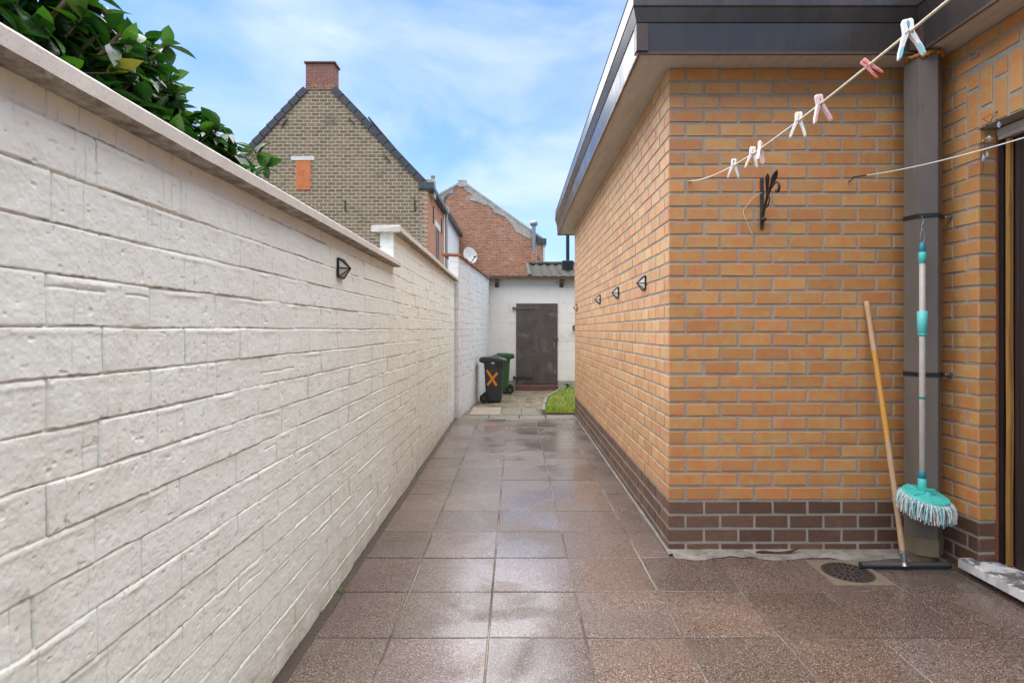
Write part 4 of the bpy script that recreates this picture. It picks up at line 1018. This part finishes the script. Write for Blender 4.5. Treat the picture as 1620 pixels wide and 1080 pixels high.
# ------------------------------------------------------------------ dried strip, wall clip, crystal mobile
M['dried'] = plain('dried_leaf', (.085, .022, .018), (.05, .018, .014), 20, .5)
vs = []; pts = [(1198, 869.5, .010), (1212, 874, .006), (1230, 876, .008), (1246, 872, .014), (1258, 872.5, .016), (1269, 866.5, .034)]
P_ = smooth([Vector((at(x, y, 3.10).x, 3.115, z)) for x, y, z in pts], 5)
for i, p in enumerate(P_):
    f_ = i / (len(P_) - 1); hw = .013 * math.sin(math.pi * min(.98, f_ + .08)) + .002
    for e, dz in ((-1, .004), (0, 0), (1, .006)): vs.append((p.x, p.y + e * hw, max(p.z + dz * math.sin(f_ * 9), .006)))
vs += [(x, y, z + .002) for x, y, z in vs]; n3 = len(P_) * 3
fs = [(i * 3 + k, i * 3 + k + 1, i * 3 + 4 + k, i * 3 + 3 + k) for i in range(len(P_) - 1) for k in (0, 1)]
fs += [tuple(n3 + q for q in f[::-1]) for f in fs] + [(i * 3 + e, i * 3 + 3 + e, n3 + i * 3 + 3 + e, n3 + i * 3 + e) for i in range(len(P_) - 1) for e in (0, 2)]
mb = MB(); mb.add(vs, fs, smooth=True); o = mb.build('dried_leaf', 'dried', None, (1.48, 3.11, 0)); tag(o, 'dark red curled dried leaf lying at the foot of the brick plinth', 'leaf')
M['clear'] = (lambda g: g.out((.9, .9, .92), .05, 0, None, .6, Transmission_Weight=.85, IOR=1.5))(G('clear_plastic'))
t = thing('cable_clip', 'small clear plastic clip on the bricks above the door', 'clip', (WX, 2.827, 2.64))
mb = MB(); mb.bbox((WX - .022, 2.80, 2.628), (WX - .006, 2.85, 2.642), .003); mb.tube([(WX - .012, 2.795, 2.65), (WX - .02, 2.83, 2.655), (WX - .012, 2.86, 2.648)], .005, 8); mb.build('clip_body', 'clear', t)
M['crystal_violet'] = (lambda g: g.out((.72, .70, .95), .05, .0, None, .9, Transmission_Weight=.6, IOR=1.6))(G('crystal_violet'))
M['crystal_aqua'] = (lambda g: g.out((.65, .92, .97), .05, .0, None, .9, Transmission_Weight=.6, IOR=1.6))(G('crystal_aqua'))
M['gold'] = plain('gold_bead', (.75, .55, .18), None, 5, .2, metal=.8)
YX = 2.70
mob = thing('crystal_mobile', 'little wire mobile with dangling crystals hanging at the door corner', 'wind chime', at(1577, 177, YX))
mb = MB()
for a_, b_ in (((1577, 177), (1555, 188.5)), ((1555, 188.5), (1566, 194.5)), ((1566, 194.5), (1577, 177)), ((1577, 177), (1583, 192)), ((1566, 194.5), (1583, 186)), ((1571, 182), (1567, 192)), ((1560, 197), (1554.5, 276)), ((1562, 196), (1562, 250)), ((1566, 194.5), (1560, 198))):
    mb.tube([at(*a_, YX), at(*b_, YX)], .0011, 5)
mb.tube([at(1577, 177, YX), Vector((WX + .003, YX - .005, at(1577, 177, YX).z + .004))], .0016, 5); mb.build('wire_frame', 'dark_iron', mob)
def crystal(x, y, h, r_, m, nm='crystal'):
    p = at(x, y, YX); mb = MB(); mb.lathe([(.0008, h), (r_ * .6, h * .35), (r_, -h * .2), (r_ * .5, -h * .75), (.0005, -h)], p, 8, smooth=False); mb.build(nm, m, mob)
crystal(1580.5, 197, .016, .010, 'crystal_violet'); crystal(1556, 250, .019, .008, 'crystal_violet'); crystal(1562, 245, .018, .007, 'crystal_aqua'); crystal(1564, 219.5, .017, .017, 'clear'); crystal(1556, 223, .009, .008, 'gold', 'bead'); crystal(1560.5, 220, .009, .008, 'gold', 'bead')

# ------------------------------------------------------------------ camellia bush behind the wall
def leafmat():
    g = G('camellia_leaf'); tint = g.attr('Col')[0]
    c = g.mix(g.noise(25, 4), tint, g.mix(1, tint, (.7, .75, .7), 'MULTIPLY'))
    g.out(c, g.ramp(g.noise(12, 3), [(.3, .14), (.7, .30)]), 0, g.bump(g.noise(45, 3), .25, .004), .6)
    tr = g.n('ShaderNodeBsdfTranslucent'); g.plug(tr.inputs['Color'], g.mix(1, tint, (2.6, 3.0, 1.0), 'MULTIPLY'))
    ms = g.n('ShaderNodeMixShader'); ms.inputs[0].default_value = .2; g.t.links.new(g.b.outputs[0], ms.inputs[1]); g.t.links.new(tr.outputs[0], ms.inputs[2])
    g.t.links.new(ms.outputs[0], g.t.nodes['Material Output'].inputs['Surface']); return g.m
M['leaf'] = leafmat(); M['bark'] = plain('bark', (.13, .09, .06), (.07, .05, .035), 12, .8); M['twig'] = plain('twig', (.17, .11, .06), (.11, .09, .04), 20, .6)
def add_leaf(mb, p, f, up, L, W, r, c):
    f = f.normalized(); s_ = f.cross(up)
    if s_.length < 1e-3: s_ = f.cross(Vector((1, 0, 0)))
    s_.normalize(); n_ = s_.cross(f).normalized(); cv = r.uniform(.10, .34); fold = r.uniform(.12, .4)
    vs = []
    for t_, wv in ((0, .10), (.16, .62), (.38, .98), (.6, .92), (.8, .56), (.93, .2), (1.0, .02)):
        base = p + f * L * t_ - n_ * cv * L * t_ * t_
        for e in (-1, 0, 1): vs.append(base + s_ * e * W * .5 * wv + n_ * abs(e) * fold * W * .5 * wv * (1 if e else 0))
    mb.add(vs, [(i * 3 + k, i * 3 + k + 1, i * 3 + 4 + k, i * 3 + 3 + k) for i in range(6) for k in (0, 1)], 0, c, True)
bush = thing('camellia_bush', 'glossy dark green camellia bush rising behind the low white wall', 'bush', (-1.75, 1.4, 0))
r = random.Random(21); lf = MB(); tw = MB()
crowns = [(Vector((-1.86, 1.25, 2.12)), Vector((.62, .80, .72)), 1.0), (Vector((-1.42, 1.72, 2.02)), Vector((.28, .50, .36)), .55), (Vector((-1.22, 2.12, 1.86)), Vector((.18, .34, .21)), .28), (Vector((-1.36, 1.95, 2.12)), Vector((.16, .30, .20)), .22)]
def leafcol():
    q = r.random()
    if q < .03: return (.16, .14, .02)
    if q < .25: return (.045, .125, .018)
    s_ = r.uniform(.75, 1.25); return (.015 * s_, .052 * s_, .013 * s_)
def cluster(p, od, n, sc_=1.0):
    base = p - od * .07
    tw.tube([base, p], [.0032, .002], 5)
    for k in range(n):
        a_ = 2 * math.pi * (k + r.random()) / n
        u_ = od.cross(Vector((0, 0, 1)));  u_ = u_.normalized() if u_.length > .01 else Vector((1, 0, 0)); v_ = od.cross(u_)
        d_ = od * r.uniform(.15, .9) + (u_ * math.cos(a_) + v_ * math.sin(a_)) * r.uniform(.6, 1.0) + Vector((0, 0, -.25))
        q = base + (p - base) * r.uniform(.2, 1.05)
        add_leaf(lf, q, d_, Vector((r.uniform(-.5, .5), r.uniform(-.5, .5), 1)), r.uniform(.062, .112) * sc_, r.uniform(.036, .060) * sc_, r, leafcol())
tot = 0
for cc, rad, wgt in crowns:
    for i in range(int(430 * wgt)):
        d_ = Vector((r.gauss(0, 1), r.gauss(0, 1), r.gauss(0, 1))).normalized(); q = r.random() ** .30
        p = cc + Vector((d_.x * rad.x, d_.y * rad.y, d_.z * rad.z)) * q
        if p.x > -1.0 or p.z < 1.5: continue
        cluster(p, (d_ + Vector((r.uniform(-.4, .4), r.uniform(-.4, .4), .15))).normalized(), r.randint(4, 7))
for base, tip in (((-1.2, 2.3, 1.78), (-1.16, 2.62, 2.02)), ((-1.22, 2.4, 1.82), (-1.22, 2.66, 2.10)), ((-1.35, 1.95, 2.2), (-1.36, 2.18, 2.36)), ((-1.45, 1.75, 2.35), (-1.42, 1.98, 2.55)), ((-1.16, 2.2, 1.8), (-1.14, 2.48, 1.84))):
    a_, b_ = Vector(base), Vector(tip); mid = (a_ + b_) / 2 + Vector((0, 0, .03)); tw.tube([a_, mid, b_], [.005, .004, .0025], 6)
    cluster(b_, (b_ - mid).normalized(), 6); cluster(mid + Vector((0, 0, .01)), (b_ - a_).normalized(), 3, .85)
    for k in range(2): add_leaf(lf, b_, (b_ - mid) + Vector((r.uniform(-.03, .03), r.uniform(-.03, .03), .02)), Vector((0, 0, 1)), .03, .014, r, (.10, .17, .04))
lf.build('foliage', 'leaf', bush, fix=False)
for cc, rad, wgt in crowns:
    for i in range(9):
        d_ = Vector((r.gauss(0, 1), r.gauss(0, 1), abs(r.gauss(0, .8)))).normalized(); e = cc + Vector((d_.x * rad.x, d_.y * rad.y, d_.z * rad.z)) * .85
        s0 = Vector((-1.75, 1.4, r.uniform(.9, 1.4))); tw.tube(smooth([s0, s0 + (e - s0) * .5 + Vector((r.uniform(-.08, .08), r.uniform(-.08, .08), .05)), e], 4), [.016 - .0013 * i_ for i_ in range(9)], 7)
tw.build('branches', 'twig', bush)
mb = MB(); mb.tube([(-1.75, 1.4, -.05), (-1.73, 1.38, .5), (-1.76, 1.42, 1.0), (-1.74, 1.4, 1.45)], [.06, .05, .042, .03], 10); mb.build('trunk', 'bark', bush)

# ------------------------------------------------------------------ weeds, lawn
M['weed'] = (lambda g: g.out(g.mix(g.noise(20, 3), (.11, .22, .03), (.06, .14, .02)), .5, 0, None, .4))(G('weed_leaf'))
def weed(name, label, p, n, sc_, mat='weed'):
    mb = MB(); r_ = random.Random(int(p[0] * 1000) + n); p = Vector(p)
    for k in range(n):
        a_ = r_.uniform(0, 6.28); el_ = r_.uniform(.2, 1.3); d_ = Vector((math.cos(a_) * math.cos(el_), math.sin(a_) * math.cos(el_), math.sin(el_)))
        q = p + d_ * sc_ * r_.uniform(0, .7); mb.tube([p, q], .0015, 4); add_leaf(mb, q, d_ + Vector((0, 0, -.3)), Vector((0, 0, 1)), sc_ * .55, sc_ * .34, r_, None)
    o = mb.build(name, mat, None, p, fix=False); return tag(o, label, 'plant')
weed('wall_weed', 'small bright green weed sprouting behind the stepped white wall coping', (-.99, 5.0, 1.99), 16, .13)
weed('broadleaf_weed', 'leafy weed growing at the corner where lawn meets shed', (1.06, 11.45, .05), 18, .16)
weed('wall_weed', 'tiny green sprout at the step between the two white wall copings', (-.965, 3.99, 1.74), 10, .07)
weed('joint_weed', 'tiny moss tuft at the foot of the white wall in the foreground', (-.83, 2.67, .0), 12, .022)
M['grass'] = (lambda g: (g.plug(g.b.inputs['Subsurface Weight'], .0), g.out(g.mix(g.ramp(g.noise(3.2, 5, .6), [(.42, 0), (.62, 1)]), (.22, .42, .03), (.42, .43, .05)), .5, 0, None, .4))[1])(G('grass_blade'))
n = 9000; r = random.Random(5); mb = MB()
def inlawn(x, y):
    for (xa, ya), (xb, yb) in zip(LK, LK[1:]):
        if ya <= y <= yb: return x > xa + (xb - xa) * (y - ya) / (yb - ya) + .03
    return False
k = 0
while k < n:
    x, y = r.uniform(.42, 2.6), r.uniform(8.26, 11.45)
    if r.random() < .2: y = r.uniform(8.26, 8.6)
    if not inlawn(x, y): continue
    if vnoise(np.array(x * 6), np.array(y * 6), 77) > .36 and r.random() < .8: k += 1; continue
    h_ = r.uniform(.025, .06); a_ = r.uniform(0, 6.28); w_ = r.uniform(.003, .006); ln = r.uniform(.2, 1.0) * h_
    dx, dy = math.cos(a_), math.sin(a_); b_ = r.uniform(0, 6.28); z0 = .04
    mb.add([(x - dx * w_, y - dy * w_, z0), (x + dx * w_, y + dy * w_, z0), (x + dx * w_ * .6 + math.cos(b_) * ln * .4, y + dy * w_ * .6 + math.sin(b_) * ln * .4, z0 + h_ * .6), (x + math.cos(b_) * ln, y + math.sin(b_) * ln, z0 + h_)], [(0, 1, 2), (0, 2, 3)]); k += 1
tag(mb.build('lawn_grass', 'grass', fix=False), 'short bright green grass growing beside the path end', 'grass', kind='stuff')

# ------------------------------------------------------------------ houses behind
GYv = 18.0
M['grey_block'] = brick_mat('grey_block', (.27, .195, .122), (.175, .128, .082), (.47, .405, .30), .262, .112, .014, 'x', .5, .5, ((.075, .06, .045), 1.1, .55, .45), .02)
M['red_facade'] = brick_mat('red_facade', (.58, .185, .065), (.42, .125, .05), (.50, .38, .27), .21, .075, .012, 'y', .4, .5)
M['chimney_brick'] = brick_mat('chimney_brick', (.30, .11, .075), (.24, .085, .06), (.26, .20, .17), .20, .07, .010, 'x', .4, .5)
M['chimney_orange'] = brick_mat('chimney_orange', (.46, .17, .06), (.12, .07, .05), (.28, .22, .18), .11, .07, .010, 'x', .4, .5)
M['slate'] = plain('dark_roof_tile', (.035, .035, .040), (.055, .055, .06), 7, .5)
M['new_brick'] = brick_mat('new_orange_brick', (.62, .20, .075), (.54, .165, .06), (.50, .22, .12), .24, .23, .010, 'x', .3, .25)
M['white_stone'] = plain('white_stone', (.72, .70, .66), (.6, .58, .54), 5, .7)
M['white_render'] = plain('white_render', (.78, .78, .77), (.72, .72, .71), 3, .8)
M['anthracite'] = plain('anthracite', (.05, .055, .062), (.07, .075, .082), 5, .45)
M['glass'] = (lambda g: g.out((.03, .035, .04), .06, 0, None, .7))(G('window_glass'))
M['grey_frame'] = plain('grey_frame', (.30, .32, .34), None, 5, .5)
def gp(x, y): p = at(x, y, GYv); return p
gh = thing('gabled_house', 'tall house with a grey brown block gable, bricked up window and red chimney', 'house', (-6.3, GYv, 0))
er, el_, apr, apl = gp(677, 298), gp(335, 300), gp(527, 141), gp(484, 141)
poly = [(er.x, GYv, 0), (er.x, GYv, er.z), (apr.x, GYv, apr.z), (apl.x, GYv, apl.z), (el_.x, GYv, el_.z), (el_.x, GYv, 0)]
mb = MB(); mb.prism(poly, (0, .3, 0)); mb.build('gable_wall', 'grey_block', gh)
HB = 21.9
mb = MB(); mb.box((er.x - .3, GYv + .301, 0), (er.x, HB, er.z - .02)); mb.build('facade', 'red_facade', gh)
# brick toothing where facade meets gable
mb = MB(); r = random.Random(3)
for i in range(70):
    z = 1.0 + i * .075
    if z > er.z - .12: break
    mb.box((er.x - (.10 if i % 2 else .19), GYv - .006, z), (er.x + .004, GYv + .28, z + .062))
mb.build('corner_bricks', 'red_facade', gh)
mb = MB(); mb.box((er.x - .26, GYv - .003, .5), (er.x - .19, GYv + .1, er.z - 1.0)); mb.build('mortar_seam', 'strip', gh)
# roof slabs + verge tiles
def slope(a, b, nm):
    d = (b - a).normalized(); nn = Vector((-d.z, 0, d.x)); nn = nn if nn.z > 0 else -nn
    mb = MB(); mb.prism([a + nn * .01 + Vector((0, .02, 0)), b + nn * .01 + Vector((0, .02, 0)), b + nn * .14 + Vector((0, .02, 0)), a + nn * .14 + Vector((0, .02, 0))], (0, HB - GYv, 0)); o = mb.build('roof', 'slate', gh)
    mb = MB(); L = (b - a).length; n = int(L / .34)
    for i in range(n):
        p, q = a + d * (L * i / n), a + d * (L * (i + 1.06) / n)
        lift0, lift1 = nn * .05, nn * .085
        mb.prism([p + nn * -.10 + Vector((0, -.045, 0)), q + nn * -.075 + Vector((0, -.045, 0)), q + nn * .13 + Vector((0, -.045, 0)), p + nn * .10 + Vector((0, -.045, 0))], (0, .2, 0))
    mb.build('verge_tiles', 'slate', o); return o
rr1 = slope(apr, er + Vector((.05, 0, -.05)), 'r'); rl = slope(apl, el_, 'l')
# solar panels on the slope
def panel(p0, p1, off, par):
    a, b = gp(*p0), gp(*p1); d = (b - a).normalized(); nn = Vector((d.z, 0, -d.x)); nn = nn if nn.z > 0 else -nn
    mb = MB(); mb.prism([a + nn * off, b + nn * (off + .0), b + nn * (off + .05), a + nn * (off + .05)], (0, 2.2, 0)); o = mb.build('solar_panel', 'black_frame', par); o.location.y += .35
panel((574, 182), (632, 250), .08, rr1); panel((446, 178), (410, 218), .06, rl)
c0, c1 = gp(484, 101), gp(529, 142)
mb = MB(); mb.box((c0.x, GYv - .015, c1.z + .2), (c1.x, GYv + .44, c0.z)); ch = mb.build('chimney', 'chimney_brick', gh)
mb = MB(); mb.box((c0.x - .004, GYv - .02, c1.z - .02), (c1.x + .004, GYv + .445, c1.z + .199)); mb.build('chimney_base', 'chimney_orange', ch)
mb = MB(); mb.bbox((c0.x - .05, GYv - .06, c0.z), (c1.x + .05, GYv + .49, c0.z + .06), .01); mb.build('chimney_cap', 'fascia_trim', ch)
w0, w1 = gp(468, 254), gp(491.5, 300.5)
mb = MB(); mb.box((w0.x, GYv - .02, w1.z), (w1.x, GYv + .05, w0.z)); wi = mb.build('bricked_window', 'new_brick', gh)
a, b = gp(461, 247.5), gp(497.5, 254); mb = MB(); mb.box((a.x, GYv - .03, b.z + .003), (b.x, GYv + .05, a.z)); mb.build('lintel', 'white_stone', wi)
for (xa, ya, xb, yb) in ((446, 200, 455, 189), (395, 256, 405, 245), (551, 187, 562, 197), (607, 245, 617, 256), (546, 318, 547, 335), (656, 315, 657, 334)):
    mb = MB(); mb.obox(gp(xa, ya) + Vector((0, -.03, 0)), gp(xb, yb) + Vector((0, -.03, 0)), .035, .035); mb.build('wall_anchor', 'dark_iron', gh)
mb = MB(); mb.bbox((er.x - .30, GYv - .06, er.z - .03), (er.x + .20, GYv + .10, er.z + .20), .01); mb.box((er.x - .1, GYv + .1, er.z + .02), (er.x + .16, HB, er.z + .17)); mb.build('gutter', 'anthracite', gh)
mb = MB(); a, b = gp(668, 291), gp(686, 277); mb.box((a.x - .05, GYv + .5, a.z - .3), (b.x - .05, GYv + .9, b.z + .0)); mb.lathe([(.06, 0), (.06, .12), (.075, .12), (.075, .17)], ((a.x + b.x) / 2 + .06, GYv + .7, b.z), 12); mb.build('vent_stack', 'concrete', gh)
mb = MB(); mb.box((er.x - .25, 19.72, 2.4), (er.x + .003, 20.65, 4.9)); wf = mb.build('window', 'glass', gh)
mb = MB(); mb.box((er.x - .05, 19.72, 2.4), (er.x + .012, 19.80, 4.9)); mb.box((er.x - .05, 20.57, 2.4), (er.x + .012, 20.65, 4.9)); mb.box((er.x - .05, 20.15, 2.4), (er.x + .013, 20.22, 4.9)); mb.build('window_frame', 'grey_frame', wf)
mb = MB(); mb.box((er.x - .1, 19.5, 4.903), (er.x + .02, 20.9, 5.12)); mb.build('lintel', 'white_stone', wf)
for Y in (19.1, 21.2):
    mb = MB(); mb.box((er.x - .02, Y, 4.9), (er.x + .03, Y + .05, 5.5)); mb.build('wall_anchor', 'dark_iron', gh)
# white rendered house further along the same row
wh = thing('white_house', 'narrow white rendered house between the two brick gables', 'house', (er.x, 25, 0))
mb = MB(); mb.box((er.x - 3, 22.2, 0), (er.x - .02, 28.2, 5.95)); mb.build('wall', 'white_render', wh)
mb = MB(); mb.box((er.x - 3.0, 21.95, 5.953), (er.x + .16, 28.25, 6.12)); mb.build('roof_edge', 'anthracite', wh)
mb = MB(); mb.tube([(er.x + .10, 22.05, 0), (er.x + .10, 22.05, 6.0)], .06, 10); mb.bbox((er.x - .02, 21.93, 5.85), (er.x + .2, 22.17, 6.12), .01); mb.build('drainpipe', 'zinc_grey' if 'zinc_grey' in M else 'shutter', wh)
for (ya, yb, za, zb) in ((22.6, 23.3, 3.3, 5.6), (26.2, 27.4, 3.4, 4.5)):
    mb = MB(); mb.box((er.x - .1, ya, za), (er.x - .012, yb, zb)); o = mb.build('window', 'glass', wh)
    mb = MB(); mb.box((er.x - .1, ya - .05, zb), (er.x + .01, yb + .05, zb + .07)); mb.box((er.x - .1, ya - .05, za - .07), (er.x + .05, yb + .05, za)); mb.box((er.x - .1, ya - .05, za), (er.x - .005, ya, zb)); mb.box((er.x - .1, yb, za), (er.x - .005, yb + .05, zb)); mb.build('window_frame', 'shutter', o)
# red brick gable house
RYv = 28.4
def rp_(x, y): return at(640 + x * .2408, 260 + y * .2408, RYv)      # points read in an enlarged view
M['red_gable'] = brick_mat('red_gable', (.54, .205, .095), (.28, .10, .055), (.44, .34, .26), .23, .078, .012, 'x', .6, .8, ((.50, .40, .33), 1.1, .55, .5), .02)
M['old_render'] = plain('old_render', (.50, .475, .43), (.30, .28, .25), 4, .9, bscale=20, bstr=.3, bdist=.02)
rh = thing('red_brick_house', 'old red brick gable house with peeling grey render along its roof edge', 'house', (-2.7, RYv, 0))
ap_, er2 = rp_(380, 118), rp_(905, 492); el2 = Vector((ap_.x - (er2.x - ap_.x), RYv, er2.z + .6))
mb = MB(); mb.prism([(er2.x, RYv, 0), (er2.x, RYv, er2.z), (ap_.x, RYv, ap_.z), (el2.x, RYv, el2.z), (el2.x, RYv, 0)], (0, .4, 0)); mb.build('gable_wall', 'red_gable', rh)
mb = MB()
for a, b in ((ap_, er2), (ap_, el2)):
    d = (b - a).normalized(); nn = Vector((-d.z, 0, d.x)); nn = nn if nn.z > 0 else -nn
    mb.prism([a + nn * -.02 + Vector((0, -.04, 0)), b + nn * -.02 + Vector((0, -.04, 0)), b + nn * .08 + Vector((0, -.04, 0)), a + nn * .08 + Vector((0, -.04, 0))], (0, .45, 0))
mb.build('verge_coping', 'old_render', rh)
mb = MB()
for a, b in ((ap_, er2), (ap_, el2)):
    d = (b - a).normalized(); nn = Vector((-d.z, 0, d.x)); nn = nn if nn.z > 0 else -nn
    mb.prism([a + nn * -.04 + Vector((0, .41, 0)), b + nn * -.04 + Vector((0, .41, 0)), b + nn * .06 + Vector((0, .41, 0)), a + nn * .06 + Vector((0, .41, 0))], (0, 6, 0))
mb.build('roof', 'slate', rh)
def ragged(up, lo):
    r_ = random.Random(len(lo)); mb = MB()
    def dens(ps, n, j):
        L = [0]
        for a, b in zip(ps, ps[1:]): L.append(L[-1] + math.dist(a, b))
        o = []
        for i in range(n + 1):
            s_ = L[-1] * i / n; k_ = max(q for q in range(len(ps) - 1) if L[q] <= s_ + 1e-9); f_ = (s_ - L[k_]) / max(1e-9, L[k_ + 1] - L[k_])
            o.append((ps[k_][0] + (ps[k_ + 1][0] - ps[k_][0]) * f_ + r_.uniform(-j, j), ps[k_][1] + (ps[k_ + 1][1] - ps[k_][1]) * f_ + r_.uniform(-j, j)))
        return o
    U, Lw = dens(up, 60, 0), dens(lo, 60, 5)
    V = [rp_(*p) + Vector((0, -.025, 0)) for p in U + Lw]; V2 = [v + Vector((0, .03, 0)) for v in V]
    n_ = 61; fs = [(i, i + 1, n_ + i + 1, n_ + i) for i in range(60)]; fs2 = [(2 * n_ + n_ + i, 2 * n_ + n_ + i + 1, n_ + i + 1, n_ + i) for i in range(60)]
    mb.add(V + V2, fs + fs2); mb.build('render_patch', 'old_render', rh)
ragged([(392, 128), (620, 290), (838, 452)], [(388, 150), (405, 182), (442, 192), (430, 240), (505, 252), (525, 268), (575, 282), (592, 318), (640, 335), (690, 375), (735, 440), (780, 470), (838, 492)])
ragged([(228, 216), (280, 180), (325, 155)], [(240, 258), (262, 245), (275, 215), (305, 195), (322, 188)])
mb = MB(); a = rp_(380, 125); mb.box((a.x - .22, RYv - .05, a.z - .18), (a.x + .22, RYv + .3, a.z + .16)); mb.build('ridge_stone', 'old_render', rh)
mb = MB(); a, b = rp_(310, 155), rp_(310, 105); mb.tube([(a.x, RYv + 2, a.z - .4), (a.x, RYv + 2, b.z)], .12, 12); mb.build('chimney_pot', 'anthracite', rh)
mb = MB(); a, b = rp_(872, 488), rp_(932, 522); mb.box((a.x, RYv - .1, b.z), (b.x, RYv + 6, a.z)); mb.build('gutter', 'anthracite', rh)
mb = MB(); a, b = rp_(858, 462), rp_(900, 500); mb.prism([(a.x, RYv - .06, a.z), (b.x, RYv - .06, b.z + .1), (b.x, RYv - .06, b.z - .05), (a.x, RYv - .06, b.z)], (0, .1, 0)); mb.build('verge_trim', 'anthracite', rh)
mb = MB(); a, b = rp_(914, 522), rp_(914, 690); mb.tube([(a.x, RYv + .1, a.z), (b.x, RYv + .1, 0)], .07, 10); mb.build('drainpipe', 'white_stone', rh)
mb = MB(); a, b = rp_(832, 572), rp_(870, 690); mb.box((a.x, RYv - .5, 0), (b.x, RYv - .01, a.z)); ck = mb.build('chimney_stub', 'red_gable', rh)
mb = MB(); a, b = rp_(848, 572), rp_(848, 395); mb.tube([(a.x, RYv - .25, a.z), (a.x, RYv - .25, b.z)], .10, 14); mb.lathe([(.15, 0), (.19, .05), (.19, .22), (.15, .24)], (a.x, RYv - .25, b.z - .12), 14); mb.build('flue', 'zinc', ck)
# satellite dish on an arm from the red gable
dc = at(743.5, 404, RYv - .7); dish = thing('satellite_dish', 'pale oval satellite dish in front of the red brick gable', 'satellite dish', dc)
mb = MB(); n = 28; axis = Vector((.62, -.78, .25)).normalized(); u_ = axis.cross(Vector((0, 0, 1))).normalized(); v_ = u_.cross(axis); vs = []
prof = [(0, -.07), (.18, -.06), (.30, -.025), (.40, .02), (.405, .035), (.39, .03), (.28, -.005), (.001, -.045)]
for rr_, dd in prof:
    for k in range(n): a_ = 2 * math.pi * k / n; vs.append(dc + axis * dd + (u_ * math.cos(a_) * rr_ + v_ * math.sin(a_) * rr_ * 1.05))
mb.add(vs, [(i * n + k, i * n + (k + 1) % n, i * n + n + (k + 1) % n, i * n + n + k) for i in range(len(prof) - 1) for k in range(n)], smooth=True); mb.build('reflector', 'white_stone', dish)
mb = MB(); e = dc + axis * .42 - v_ * .22; mb.tube([dc - v_ * .38, e], .02, 8); mb.tube([e - axis * .08, e + axis * .05], .045, 10); mb.tube([dc - axis * .05, dc + Vector((0, .3, -.25)), (dc.x, RYv + .01, dc.z - .25)], .035, 8); mb.build('feed_arm', 'anthracite', dish)
